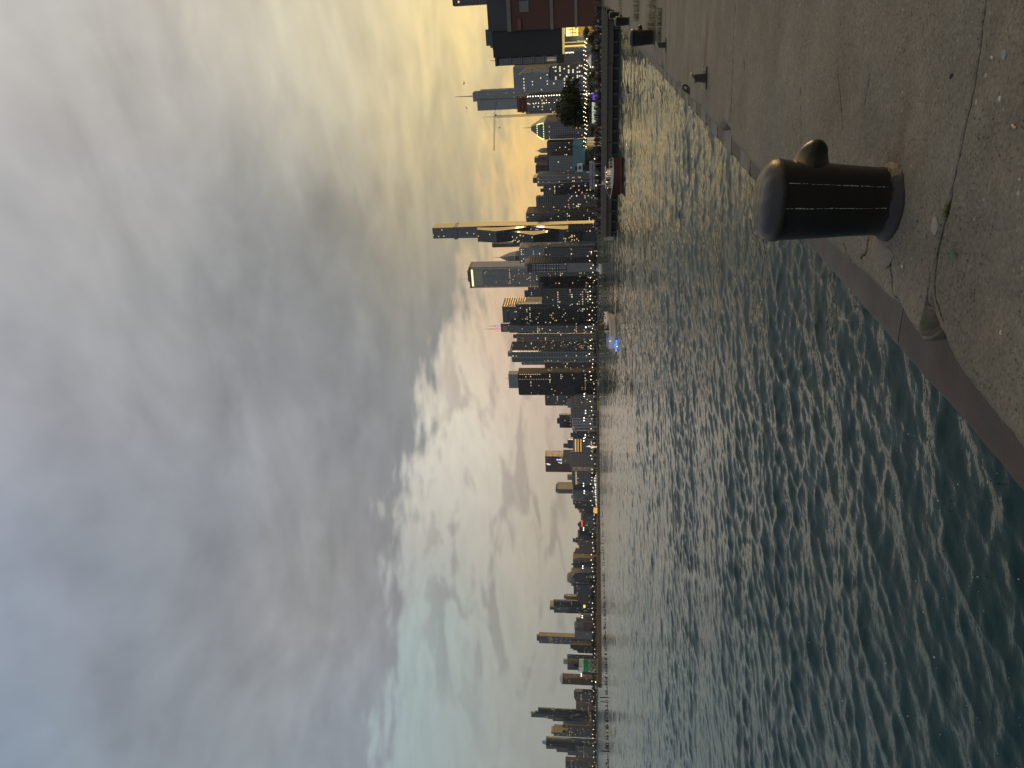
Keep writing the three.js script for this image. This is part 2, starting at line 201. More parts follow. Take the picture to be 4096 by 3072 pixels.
{ // bubbles of foam drifting near the quay
  const r = rng(44), g = G(), s = new THREE.SphereGeometry(1, 7, 5); for (let i = 0; i < 90; i++) { const x = 3200 + 900 * r(), y = 1700 + 1400 * r(), p = onLevel(x, y, LAKE + 0.04 + 0.1 * r()), k = 0.004 + 0.013 * r() ** 3; g.add(s, p.x, p.y, p.z, k); }
  const m = g.make('foam_bubbles', std([0.5, 0.55, 0.54], { roughness: 0.4 }), scene, 'stuff'); m.userData.label = 'scattered white foam bubbles on the dark water near the quay'; }
// ---------------------------------------------------------------- the concrete quay in the foreground
const JOINTS = [1.03, 6.9, 12.4, 16.6, 23, 29, 35];
const poly = (pts) => pts.map(([x, y]) => { const p = onLevel(x, y, 0), dx = p.x - E0[0], dz = p.z - E0[1]; return [dx * WX + dz * WZ, dx * 0.881 + dz * 0.473]; });
// cracks as they run over the slab, with width and depth in metres
const CRACKS = [
  [poly([[3943, 0], [3925, 150], [3905, 300], [3882, 420], [3860, 500], [3842, 597], [3812, 740], [3803, 800]]), 0.005, 0.016], [poly([[3803, 800], [3790, 850], [3775, 900], [3762, 960], [3748, 1015]]), 0.011, 0.03], [poly([[3748, 1015], [3744, 1070], [3736, 1137], [3742, 1200], [3761, 1264]]), 0.008, 0.03], [poly([[3761, 1264], [3775, 1285]]), 0.006, 0.012], [poly([[3702, 1222], [3712, 1150], [3722, 1090]]), 0.005, 0.012],
  [poly([[3530, 1000], [3548, 1060], [3552, 1120], [3545, 1180], [3556, 1222]]), 0.011, 0.025], [poly([[3367, 975], [3374, 1030], [3380, 1075]]), 0.007, 0.015], [poly([[3470, 950], [3450, 1010], [3424, 1032]]), 0.010, 0.02], [poly([[3665, 1255], [3683, 1283]]), 0.006, 0.012], [poly([[2942, 0], [2936, 120], [2931, 250], [2926, 400], [2921, 560]]), 0.009, 0.012], [poly([[2660, 0], [2661, 150], [2664, 300]]), 0.03, 0.02],
  [poly([[3352, 300], [3362, 400], [3370, 520]]), 0.003, 0.005], [poly([[3480, 300], [3468, 360], [3458, 420]]), 0.003, 0.005], [poly([[2975, 240], [2980, 290]]), 0.006, 0.008], [poly([[2964, 480], [2962, 530]]), 0.005, 0.006], [poly([[3200, 330], [3202, 480], [3205, 600]]), 0.002, 0.004],
];
const dseg = (p, a, b) => { const vx = b[0] - a[0], vy = b[1] - a[1], k = clamp(((p[0] - a[0]) * vx + (p[1] - a[1]) * vy) / (vx * vx + vy * vy)); return Math.hypot(p[0] - a[0] - vx * k, p[1] - a[1] - vy * k); };
const CB = CRACKS.map(([l]) => [Math.min(...l.map((q) => q[0])) - 0.1, Math.max(...l.map((q) => q[0])) + 0.1, Math.min(...l.map((q) => q[1])) - 0.1, Math.max(...l.map((q) => q[1])) + 0.1]);
const EDGE_IN = [[-3, 0], [-0.4, 0.01], [0, 0], [0.3, 0.03], [0.65, 0.065], [0.75, 0.1], [0.85, 0.135], [0.93, 0.17], [1.01, 0.232], [1.045, 0.15], [1.055, 0.01], [1.2, 0.0], [1.33, 0.02], [1.38, 0.035], [1.43, 0.07], [1.52, 0.05], [1.7, 0.035], [2.0, 0.03], [2.2, 0.02], [2.5, 0.03], [3.2, 0.02], [3.35, 0.06], [3.6, 0.02], [4.6, 0.05], [5.2, 0.02], [6.6, 0.03], [6.9, 0.14], [7.3, 0.16], [7.6, 0.03], [9.2, 0.02], [9.5, 0.08], [10.4, 0.03], [12.3, 0.02], [12.5, 0.11], [13, 0.03], [16.3, 0.02], [16.7, 0.22], [17.2, 0.03], [40, 0.03]];
const edgeIn = (s) => { let n = 1; while (n < EDGE_IN.length - 1 && EDGE_IN[n][0] < s) n++; const a = EDGE_IN[n - 1], b = EDGE_IN[n]; return lerp(a[1], b[1], clamp((s - a[0]) / (b[0] - a[0]))) + 0.034 * Math.abs(fbm(s * 2.6, 3, 4)) + 0.022 * Math.abs(fbm(s * 8, 6, 3)) + 0.007 * noise(s * 27, 9); };
function quayHeight(s, t, fine) {
  let y = 0.006 * fbm(s * 0.35, t * 0.35, 2) + (fine ? 0.0032 * fbm(s * 3.1 + 7, t * 3.1, 4) : 0);
  const e = t - edgeIn(s), worn = 0.05 + 0.09 * clamp(0.5 + fbm(s * 1.3 + 4, 1, 2));
  if (e < worn) y -= 0.05 * Math.pow(clamp(1 - e / worn), 2) ;
  if (s > 1.06 && s < 2.7) y -= 0.028 * smooth(0.42, 0.05, t) * smooth(2.7, 2.0, s) + 0.004 * smooth(0.1, 0.3, fbm(s * 4 + 3, t * 4 + 1, 3)) * smooth(0.5, 0.1, t);
  if (fine) for (let n = 0; n < CRACKS.length; n++) {
    const b = CB[n]; if (s < b[0] || s > b[1] || t < b[2] || t > b[3]) continue;
    const [l, w, d] = CRACKS[n], p = [s + 0.006 * noise(s * 24, t * 24), t + 0.006 * noise(s * 24 + 9, t * 24)]; let m = 9; for (let i = 1; i < l.length; i++) m = Math.min(m, dseg(p, l[i - 1], l[i]));
    y -= 2.4 * d * smooth(w * 0.75, w * 0.3, m) + 0.004 * smooth(w * 4, 0, m);
  }
  return y;
}
const SPECKS = (() => {   // concrete: fine sand, pits and pale grit
  const N = 2048, h = new Float32Array(N * N).fill(0), c = new Float32Array(N * N).fill(0), r = rng(19);
  const dot = (x, y, rx, ry, dh, dc) => { const R = Math.ceil(Math.max(rx, ry)); for (let j = -R; j <= R; j++) for (let i = -R; i <= R; i++) { const q = (i / rx) ** 2 + (j / ry) ** 2; if (q < 1) { const o = (((y + j) & (N - 1)) * N) + ((x + i) & (N - 1)); h[o] += dh * (1 - q); c[o] += dc * (1 - q * q); } } };
  for (let i = 0; i < 42000; i++) { const z = 1.0 + 2.0 * r() ** 3, k = 0.6 + 0.8 * r(), cl = noise(r() * 0, 0); const x = r() * N | 0, y = r() * N | 0; if (noise(x / 128 + 3, y / 128, 16, 16) + 0.25 * r() > -0.15) dot(x, y, z * k, z / k, -0.6 * r(), -0.26 - 0.26 * r()); }
  for (let i = 0; i < 9000; i++) { const z = 1 + 2 * r() ** 2; dot(r() * N | 0, r() * N | 0, z, z * (0.7 + 0.6 * r()), 0.3, 0.10 + 0.16 * r()); }
  for (let i = 0; i < 300; i++) { const z = 1.6 + 3.4 * r() ** 2; dot(r() * N | 0, r() * N | 0, z, z * (0.5 + 0.7 * r()), 0.4, 0.75 + 0.5 * r()); }
  const mapF = (x, y, px, py) => { const o = py * N + px, v = 188 * (1 + 0.16 * tn(x, y, 8, 4) + 0.13 * (tn(x + 0.4, y, 64, 3)) + 0.13 * noise(x * 256, y * 256, 256, 256) + 0.12 * noise(x * 256 * 3 % 256, y * 256 * 3 % 256, 256, 256) + c[o] * 0.8), w = tn(x + 0.2, y + 0.7, 5, 3); return [v * (1 + 0.03 * w), v * 0.985, v * (0.965 - 0.05 * w)]; };
  return { map: tex(N, mapF, true), bump: tex(1024, (x, y, px, py) => { const v = 128 + 70 * h[(py * 2) * N + px * 2] + 36 * tn(x, y, 64, 3) + 26 * noise(x * 500, y * 500, 256, 256); return [v, v, v]; }) };
})();
const concrete = std([0.352, 0.316, 0.246], { map: scaled(SPECKS.map, 5.3), bumpMap: scaled(SPECKS.bump, 5.3), bumpScale: 0.006, roughness: 0.82, vertexColors: true });
// stains: damp and rust with their own outline
function crackDirtShade(s, t) { let k = 1; for (let n = 0; n < CRACKS.length; n++) { const b = CB[n]; if (s < b[0] || s > b[1] || t < b[2] || t > b[3]) continue; const [l, w] = CRACKS[n], p = [s + 0.006 * noise(s * 24, t * 24), t + 0.006 * noise(s * 24 + 9, t * 24)]; let m = 9; for (let i = 1; i < l.length; i++) m = Math.min(m, dseg(p, l[i - 1], l[i])); k = Math.min(k, 1 - 0.85 * smooth(Math.max(w * 0.8, 0.005), 0.001, m)); } return k; }  // dirt plus the shade inside each crack, painted dark along its line
function stainAt(s, t, fine) {
  let k = (fine ? crackDirtShade(s, t) : 1) * (0.93 + 0.16 * fbm(s * 0.5 + 3, t * 0.5 + 8, 3) + 0.10 * fbm(s * 1.7 + 30, t * 1.7, 3)), rust = 0;
  const lane = smooth(0.9, -0.2, s) * smooth(0.8, 2.4, t); k *= 1 - 0.34 * lane;                                   // darker, slightly bluer bay nearest the building side
  k *= 1 - 0.14 * smooth(0.05, 0.3, fbm(s * 0.9 + 12, t * 0.9 + 2, 3)); 
  for (const [cs, ct, w, a] of [[9.35, 1.05, 0.22, 0.85], [15.2, 1.25, 0.3, 0.7], [11.4, 0.5, 0.14, 0.8], [1.72, 0.95, 0.10, 0.35], [1.9, 0.42, 0.10, 0.3]]) { const d = Math.abs(s - cs) + 0.06 * noise(t * 4, cs), f = smooth(w, 0, d) * (t < ct ? smooth(-0.2, 0.1, t) * smooth(1.2, 0, ct - t) : smooth(0.5, 0, t - ct)); rust = Math.max(rust, a * f); }
  if (s > 1.06 && s < 3) k *= 1 + 0.16 * smooth(0.5, 0.1, t);
  k *= 1 - 0.25 * smooth(0.07, 0.0, Math.min(...JOINTS.map((j) => Math.abs(s - j - 0.02 * noise(t * 2, j))))) * (s > 3 ? 1 : 0.3);
  return [k * lerp(1, 0.62, rust) * (1 - 0.04 * lane), k * lerp(1, 0.42, rust) * (1 - 0.03 * lane), k * lerp(1, 0.30, rust) * (1 + 0.10 * lane)];
}
function slab(s0, s1, ns, t1, nt, pow, fine) {
  const P = [], U = [], C = [], I = [], rows = nt + 2;
  for (let i = 0; i <= ns; i++) { const k0 = i / ns, s = !Array.isArray(s0) ? lerp(s0, s1, k0) : k0 < 0.2 ? lerp(-1.6, 0.78, k0 / 0.2) : k0 < 0.6 ? lerp(0.78, 1.5, (k0 - 0.2) / 0.4) : lerp(1.5, 3.6, (k0 - 0.6) / 0.4), e = edgeIn(s);
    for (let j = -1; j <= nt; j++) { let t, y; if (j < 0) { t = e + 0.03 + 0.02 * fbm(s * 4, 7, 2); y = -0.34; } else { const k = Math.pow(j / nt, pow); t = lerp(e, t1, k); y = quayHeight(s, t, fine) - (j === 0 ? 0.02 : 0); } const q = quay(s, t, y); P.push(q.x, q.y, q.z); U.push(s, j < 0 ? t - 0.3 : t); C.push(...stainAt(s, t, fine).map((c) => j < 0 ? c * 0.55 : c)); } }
  for (let i = 0; i < ns; i++) for (let j = 0; j < rows - 1; j++) { const a = i * rows + j, b = a + 1, c = a + rows, d = c + 1; I.push(a, b, d, a, d, c); }
  const g = new THREE.BufferGeometry(); g.setAttribute('position', new THREE.Float32BufferAttribute(P, 3)); g.setAttribute('uv', new THREE.Float32BufferAttribute(U, 2)); g.setAttribute('color', new THREE.Float32BufferAttribute(C, 3)); g.setIndex(I); g.computeVertexNormals(); return g;
}
const quayBase = new THREE.Group(); quayBase.name = 'quay'; quayBase.userData.kind = 'structure'; scene.add(quayBase);
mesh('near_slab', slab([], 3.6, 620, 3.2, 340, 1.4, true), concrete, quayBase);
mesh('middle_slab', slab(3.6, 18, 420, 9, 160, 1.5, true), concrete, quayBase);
mesh('far_slab', slab(18, 40, 120, 30, 60, 1.6, false), concrete, quayBase);
{ const g = G(), f = (s, t, y) => quay(s, t, y).toArray();
  const block = (s0, s1, t0, t1, y0, y1) => { g.quad(f(s0, t0, y1), f(s0, t1, y1), f(s1, t1, y1), f(s1, t0, y1)); g.quad(f(s0, t0, y0), f(s0, t0, y1), f(s1, t0, y1), f(s1, t0, y0)); g.quad(f(s0, t1, y0), f(s0, t1, y1), f(s0, t0, y1), f(s0, t0, y0)); g.quad(f(s1, t0, y0), f(s1, t0, y1), f(s1, t1, y1), f(s1, t1, y0)); };
  block(-1.6, 40, 0.05, 60, -3.4, -0.13); const underlayN = g.p.length; block(40, 172, 0.02, 60, -3.4, 0.0); block(-40, -1.6, 0, 60, -3.4, -0.002); block(-1.6, 18, 9, 60, -0.12, -0.016); block(-1.6, 3.6, 3.2, 9, -0.12, -0.012);
  const geo = g.geo(), n = geo.attributes.position.count; geo.setAttribute('color', new THREE.Float32BufferAttribute(new Float32Array(n * 3).map((_, i) => i < underlayN ? 0.5 : 0.92), 3)); mesh('deck_slab', geo, concrete, quayBase); }  // the block below the slabs gets a darker vertex colour
// the low rusty sheet-pile cap that sticks out over the water, in pieces
{ const r = rng(31), wallGroup = quayBase, patchy = tex(256, (x, y) => { const a = smooth(-0.15, 0.25, tn(x, y, 3, 4)), b = 0.8 + 0.5 * tn(x + 0.3, y + 0.6, 7, 4), v = 190 * b; return [v * lerp(1, 1.05, a), v * lerp(0.86, 1.12, a), v * lerp(0.80, 1.15, a)]; });
  const capRust = std([0.092, 0.066, 0.054], { map: scaled(patchy, 2.3), bumpMap: scaled(SPECKS.bump, 1.5), bumpScale: 0.01, roughness: 0.55 }), capGrey = std([0.10, 0.085, 0.074], { map: scaled(patchy, 1.9), bumpMap: scaled(SPECKS.bump, 1.5), bumpScale: 0.01, roughness: 0.5 }), capPale = std([0.26, 0.21, 0.18], { map: scaled(patchy, 1.3), bumpMap: scaled(SPECKS.bump, 1.5), bumpScale: 0.008, roughness: 0.6 });
  let s = -3; const lens = [];
  while (s < 60) { const L = s < 3 ? 1.9 + 0.8 * r() : 0.62 + 0.1 * r(); lens.push([s, L]); s += L; }
  lens.forEach(([s0, L], i) => {
    const g = new THREE.BufferGeometry(), P = [], U = [], I = [], n = 36, s1 = s0 + L - 0.008, drop = s0 < 3 ? -0.33 : -0.335, pale = s0 > 3 && i % 2, out = 0.46 - (s0 > 3 && !pale ? 0.012 : 0);
    const prof = [[-3.3, -out], [drop - 0.06, -out], [drop - 0.015, -out + 0.012], [drop, -out + 0.05], [drop + 0.012, -0.2], [drop + 0.004, 0.12]];
    for (let a = 0; a <= n; a++) { const q = lerp(s0, s1, a / n); prof.forEach(([y, t], b) => { const p = quay(q, t + (b > 0 && b < 4 ? 0.035 * fbm(q * 2.2, 5, 4) : 0) , y + (b > 1 ? 0.016 * fbm(q * 4, b * 0.9 + 2, 3) : 0) - (pale ? 0 : 0.004)); P.push(p.x, p.y, p.z); U.push(q, t + y); }); }
    for (let a = 0; a < n; a++) for (let b = 0; b < prof.length - 1; b++) { const k = a * prof.length + b; I.push(k, k + 1, k + prof.length + 1, k, k + prof.length + 1, k + prof.length); }
    g.setAttribute('position', new THREE.Float32BufferAttribute(P, 3)); g.setAttribute('uv', new THREE.Float32BufferAttribute(U, 2)); g.setIndex(I); g.computeVertexNormals();
    mesh('pile_cap', g, pale ? capPale : (s0 < 3 && r() < 0.42) ? capGrey : capRust, wallGroup);
  }); }
// ---------------------------------------------------------------- mooring bollards
const orange = tex(256, (x, y) => { const v = 128 + 80 * tn(x, y, 10, 4) + 30 * noise(x * 90, y * 90, 90, 90); return [v, v, v]; });
const ironBlack = phys([0.0045, 0.0042, 0.0046], { roughness: 0.31, ior: 1.52, bumpMap: scaled(orange, 0.3, 0.3), bumpScale: 0.0022 });
const ironRough = phys([0.022, 0.020, 0.022], { roughness: 0.5, bumpMap: scaled(orange, 0.2, 0.2), bumpScale: 0.004 });
const chipped = std([0.33, 0.30, 0.27], { roughness: 0.7 });
function bollardBody() {
  const pts = [[0.184, 0.05], [0.184, 0.10], [0.192, 0.22], [0.204, 0.36], [0.2125, 0.48], [0.217, 0.545], [0.2215, 0.580], [0.226, 0.602], [0.2245, 0.625], [0.214, 0.651], [0.194, 0.673], [0.160, 0.690], [0.11, 0.701], [0.055, 0.706], [0.0001, 0.707]].map(([x, y]) => new THREE.Vector2(x, y));
  return new THREE.LatheGeometry(new THREE.SplineCurve(pts).getPoints(60), 72);
}
function makeBollard(label, pos, turn) {
  const t = thing('mooring_bollard', label, 'bollard', pos, turn, 'black iron bollards along the quay edge');
  const body = bollardBody(), P = body.attributes.position; for (let i = 0; i < P.count; i++) { const x = P.getX(i), y = P.getY(i), z = P.getZ(i), k = 1 + 0.006 * fbm(Math.atan2(x, z) * 1.2 + 5, y * 6, 2); P.setXYZ(i, x * k, y + 0.004 * noise(x * 14 + 3, z * 14), z * k); } body.computeVertexNormals();
  mesh('shaft', body, ironBlack, t);
  const foot = new THREE.LatheGeometry(new THREE.SplineCurve([[0.214, -0.01], [0.213, 0.008], [0.208, 0.017], [0.199, 0.026], [0.189, 0.040], [0.182, 0.060]].map(([x, y]) => new THREE.Vector2(x, y))).getPoints(24), 72); { const Q = foot.attributes.position; for (let i = 0; i < Q.count; i++) { const a = Math.atan2(Q.getX(i), Q.getZ(i)), k = 1 + 0.04 * noise(a * 2.2, 4) + 0.022 * noise(a * 6, Q.getY(i) * 60); Q.setXYZ(i, Q.getX(i) * k, Q.getY(i), Q.getZ(i) * k); } foot.computeVertexNormals(); }
  mesh('base_flange', foot, ironRough, t);
  // the horn: a blunt ear growing out of the head, upper side slanting, lower side square to the shaft
  const horn = new THREE.BufferGeometry(), V = [], I = [], NS = 34, NR = 26;
  for (let a = 0; a <= NS; a++) { const k = a / NS, x = k < 0.66 ? lerp(0.10, 0.268, k / 0.66) : 0.268 + 0.066 * Math.sin((k - 0.66) / 0.34 * Math.PI / 2), cap = k < 0.66 ? 1 : Math.cos((k - 0.66) / 0.34 * Math.PI / 2), out = clamp((x - 0.10) / 0.22), top = lerp(0.615, 0.472, Math.pow(out, 0.9)), bot = lerp(0.325, 0.343, smooth(0.1, 0.75, out)), mid = (top + bot) / 2, hh = (top - bot) / 2 * cap, ww = lerp(0.165, 0.066, smooth(0, 0.85, out)) * cap;
    for (let b = 0; b <= NR; b++) { const q = b / NR * 6.28319, c = Math.cos(q), s2 = Math.sin(q); V.push(x, mid + hh * Math.sign(s2) * Math.pow(Math.abs(s2), 0.9), ww * Math.sign(c) * Math.pow(Math.abs(c), 0.9)); } }
  for (let a = 0; a < NS; a++) for (let b = 0; b < NR; b++) { const k = a * (NR + 1) + b; I.push(k, k + NR + 1, k + NR + 2, k, k + NR + 2, k + 1); }
  horn.setAttribute('position', new THREE.Float32BufferAttribute(V, 3)); horn.setAttribute('uv', new THREE.Float32BufferAttribute(V.flatMap((_, i) => i % 3 ? [] : [V[i + 2], V[i + 1]]), 2)); horn.setIndex(I); horn.computeVertexNormals();
  mesh('horn', horn, ironBlack, t);
  return t;
}
function seams(t, angles, seed) {   // casting seams where the paint has chipped off
  const r = rng(seed);
  for (const a0 of angles) { const P = [], I = [], n = 90; let gapAt = 0;
    for (let i = 0; i <= n; i++) { const y = lerp(0.075, 0.60, i / n), R = (y < 0.22 ? 0.1850 + (y - 0.075) * 0.056 : y < 0.48 ? 0.1932 + (y - 0.22) * 0.078 : 0.2135 + (y - 0.48) * 0.088) + 0.0016, a = a0 + 0.010 * noise(y * 16 + a0 * 9, 2), w = Math.max(0.0004, 0.0013 + 0.0018 * noise(y * 60 + a0 * 3, 7) + 0.002 * noise(y * 9, a0 * 5)) / R; P.push(Math.sin(a - w) * R, y, Math.cos(a - w) * R, Math.sin(a + w) * R, y, Math.cos(a + w) * R); }
    for (let i = 0; i < n; i++) if (noise(i * 0.31 + a0 * 11, 3) > -0.22) I.push(2 * i, 2 * i + 1, 2 * i + 3, 2 * i, 2 * i + 3, 2 * i + 2);
    const g = new THREE.BufferGeometry(); g.setAttribute('position', new THREE.Float32BufferAttribute(P, 3)); g.setIndex(I); g.computeVertexNormals(); mesh('casting_seam', g, chipped, t); }
}
const b0 = makeBollard('large black iron bollard nearest the camera with blunt side horn and chipped seams', quay(1.735, 0.590, -0.002), -0.10);
b0.position.x -= 0.026; b0.rotation.z = -0.040;
seams(b0, [-0.02 + 0.28, -0.62 + 0.28], 3);
const BOLLARDS = ['second black bollard along the quay edge, just beyond the small cleat', 'third black bollard along the quay edge, behind the second one', 'fourth black bollard along the quay edge, far down the row', 'fifth black bollard along the quay edge, small in the distance', 'sixth black bollard along the quay edge, near the crowd', 'seventh black bollard along the quay, last before the far pier'];
BOLLARDS.forEach((l, i) => { const o = copyOf(b0, l, quay(1.725 + (i + 1) * 17.05 + 0.7, 0.66, 0), -0.10); o.rotation.z = 0; for (const c of o.children.filter((c) => c.name === 'casting_seam')) o.remove(c); });
// concrete dribble round the first bollard's foot
{ const P = []; const g = new THREE.SphereGeometry(1, 40, 20); const Q = g.attributes.position; for (let i = 0; i < Q.count; i++) { const x = Q.getX(i), y = Q.getY(i), z = Q.getZ(i), k = 1 + 0.35 * fbm(x * 1.6 + 2, z * 1.6 + y, 3); Q.setXYZ(i, x * 0.085 * k, y * 0.012 * k, z * 0.15 * k); } g.computeVertexNormals();
  const p = onLevel(3525, 1003, 0), m = mesh('mortar_patch', g, std([0.42, 0.37, 0.31], { map: scaled(SPECKS.map, 0.4), bumpMap: scaled(SPECKS.bump, 0.4), bumpScale: 0.004 }), scene); m.position.set(p.x, -0.004, p.z); m.rotation.y = -0.5; tag(m, 'lump of pale mortar at the foot of the nearest bollard', 'mortar');
  const p2 = onLevel(3538, 665, 0), m2 = mesh('mortar_patch', g, m.material, scene); m2.position.set(p2.x, 0, p2.z); m2.rotation.y = 0.9; m2.scale.set(0.55, 0.9, 0.5); tag(m2, 'small crumb of mortar behind the nearest bollard, under its horn', 'mortar'); }
// small cleats and a ring bolt set in the quay
const rustIron = std([0.05, 0.035, 0.028], { roughness: 0.6, metalness: 0.3 }), shinyIron = std([0.30, 0.27, 0.22], { roughness: 0.4, metalness: 0.7, map: scaled(mottle, 0.2) });
function makeCleat(label, pos, turn) {
  const t = thing('mooring_cleat', label, 'cleat', pos, turn, 'small iron cleats in the quay');
  G().box(-0.14, 0.14, -0.01, 0.016, -0.06, 0.06).make('base_plate', rustIron, t);
  for (const s of [-1, 1]) { const g = G(); g.frustum(s * 0.125 - 0.035, s * 0.125 + 0.035, -0.045, 0.045, 0.016, s * 0.12 - 0.018, s * 0.12 + 0.018, -0.03, 0.03, 0.06); g.make('bolt_lug', shinyIron, t); }
  G().frustum(-0.055, 0.055, -0.05, 0.05, 0.016, -0.04, 0.045, -0.042, 0.042, 0.175).make('post', rustIron, t);
  const head = new THREE.CapsuleGeometry(0.036, 0.085, 6, 16); head.rotateZ(Math.PI / 2); head.scale(1, 0.75, 1.5); head.rotateZ(0.5); head.translate(0.005, 0.192, 0); mesh('head', head, shinyIron, t);
  return t;
}
const pCleat = onLevel(2826, 312, 0), cleat = makeCleat('small black mooring cleat with slanting head, nearer of two on the quay', [pCleat.x, 0.0, pCleat.z], -0.2);
copyOf(cleat, 'small black mooring cleat at the slab joint, close to the second bollard', onLevel(2664, 180, 0), -0.2);
{ const p = onLevel(2756, 352, 0), t = thing('ring_bolt', 'dark iron ring bolt lying between the cleat and the quay edge', 'ring bolt', [p.x, 0, p.z], 0.3); const ring = new THREE.TorusGeometry(0.06, 0.017, 10, 28); ring.rotateX(0.5); ring.translate(0, 0.055, 0); mesh('ring', ring, rustIron, t); for (let i = 0; i < 4; i++) { const l = new THREE.TorusGeometry(0.027, 0.010, 8, 16); l.rotateX(i % 2 ? 1.45 : 0.2); l.rotateY(1.9); l.translate(-0.045 - i * 0.035, 0.016, 0.03 + i * 0.012); mesh('chain_link', l, rustIron, t); } }
// ---------------------------------------------------------------- the city on the far shore
const CITY = -1.0;
{ // land behind the lakefront, with its sea wall
  const line = [[-900, 1000], [0, 1080], [960, 1120], [1500, 1250], [1750, 1400], [2200, 1650], [2732, 2000], [3072, 2250], [3900, 2700]].map(([y, D]) => { const p = at(2390, y, D); return [p.x, p.z]; });
  line.unshift([4200, -700]); line.push([-5200, -4400]);
  const g = G(), w = G();
  for (let i = 1; i < line.length; i++) { const a = line[i - 1], b = line[i]; g.quad([b[0], CITY, b[1]], [a[0], CITY, a[1]], [a[0] * 1.0 + 600, CITY, -6500], [b[0] + 600 * (i < line.length - 1 ? 1 : 1), CITY, -6500]); w.quad([b[0], LAKE - 2, b[1]], [a[0], LAKE - 2, a[1]], [a[0], CITY - 0.004, a[1]], [b[0], CITY - 0.004, b[1]]); }
  g.make('city_ground', std([0.06, 0.065, 0.055], { map: scaled(mottle, 40) }), scene, 'structure');
  w.make('sea_wall', std([0.16, 0.145, 0.12], { map: scaled(mottle, 14, 3) }), scene, 'structure');
}
// One tower. px = [yRight, yCorner, yLeft, xTop]: where its north side ends, its near corner and its south end stand in view, and its roof line; D: metres ahead.
// o: core glass; frame colour; fh/sh storey and band height; bw/pw bay and pier width; lit share; litN share on the north side; deep: depth when the north side is hidden; roof: [south0, south1, west0, west1, height, material] in shares of the plan
function footprint(px, D, o = {}) {
  const [yR, yC, yL, xT] = px, xm = xT + 0.3 * (2384 - xT), V = (xm - 2048) / F, q = CP + V * SP, m = (y) => (1536 - y) / F / q, Xc = m(yC) * D, mL = m(yL), mR = m(yR);
  const a = (Xc - mL * D) / (0.881 + 0.473 * mL); let b = yR < yC - 0.5 ? (Xc - mR * D) / (0.881 * mR - 0.473) : (o.deep ?? Math.max(18, a * 0.8)); if (!(b > 4)) b = 30; if (b > 140) b = 140;
  const d = ray(xT, yC), h = EYE + d[1] * D / -d[2];
  return { a, b, x: Xc, z: -D, h: h - CITY };
}
function facade(t, a, b, y0, y1, o, r) {   // frame and lit windows on the east side (z = 0) and the north side (x = 0) of a box that reaches south to -a and west to -b
  const fh = o.fh ?? 3.9, sh = o.sh ?? 0, bw = o.bw ?? 4.5, pw = o.pw ?? 0, nF = Math.max(1, Math.floor((y1 - y0) / fh)), f = (y1 - y0) / nF, nE = Math.max(1, Math.round(a / bw)), nN = Math.max(1, Math.round(b / bw)), bE = a / nE, bN = b / nN, dp = o.proud ?? 0.5, lit = {};
  const band = G(), pier = G();
  if (sh) for (let i = 0; i <= nF; i++) { const y = Math.min(y1 - sh, y0 + i * f - sh / 2); band.box(-a, 0, y, y + sh, 0, dp); band.box(0, dp - 0.03, y, y + sh, -b, 0); }
  if (pw) { for (let i = 0; i <= nE; i++) { const x = -a + i * bE; pier.box(Math.max(-a, x - pw / 2), Math.min(0, x + pw / 2), y0, y1 - 0.05, 0, dp + 0.12); } for (let i = 0; i <= nN; i++) { const z = -b + i * bN; pier.box(0, dp + 0.09, y0, y1 - 0.05, Math.max(-b, z - pw / 2), Math.min(0, z + pw / 2)); } }
  if (!sh) { /* bare glass */ }
  band.make('floor_band', M[o.band ?? o.frame ?? 'slate'], t); pier.make('pier', M[o.frame ?? 'slate'], t);
  const hue = o.hue ?? ['litWarm', 'litYellow', 'litWhite', 'litDimWarm', 'litDimYellow', 'litDimWarm', 'litDimWhite'];
  const put = (face, i, j, k) => { const m = hue[Math.floor(k * hue.length) % hue.length], g = (lit[m] ??= G()), yy = y0 + j * f + Math.max(sh, 0.6) * 0.6, hh = Math.min(1.9, f - Math.max(sh, 0.6) - 0.3), wide = face ? bN : bE, in0 = (pw || 0.3) * 0.6, w = Math.min(wide - 2 * in0, 1.3 + 1.6 * ((k * 37.7) % 1)); if (face) { const z = -b + i * bN + in0; g.box(0, 0.12, yy, yy + hh, z, z + w); } else { const x = -a + i * bE + in0; g.box(x, x + w, yy, yy + hh, 0, 0.12); } };
  for (let j = 0; j < nF; j++) { const row = r() < 0.05 ? 0.45 * (o.rows ?? 1) : 0, low = 1.5 - j / nF; for (let i = 0; i < nE; i++) if (r() < (o.lit ?? 0.05) * 0.75 * low * (r() < 0.3 ? 2 : 0.7) + row) put(0, i, j, r()); for (let i = 0; i < nN; i++) if (r() < (o.litN ?? (o.lit ?? 0.05) * 0.5) * low) put(1, i, j, r()); }
  for (const m in lit) lit[m].make('lit_window', M[m], t, 'stuff');
}
let towerSeed = 100;
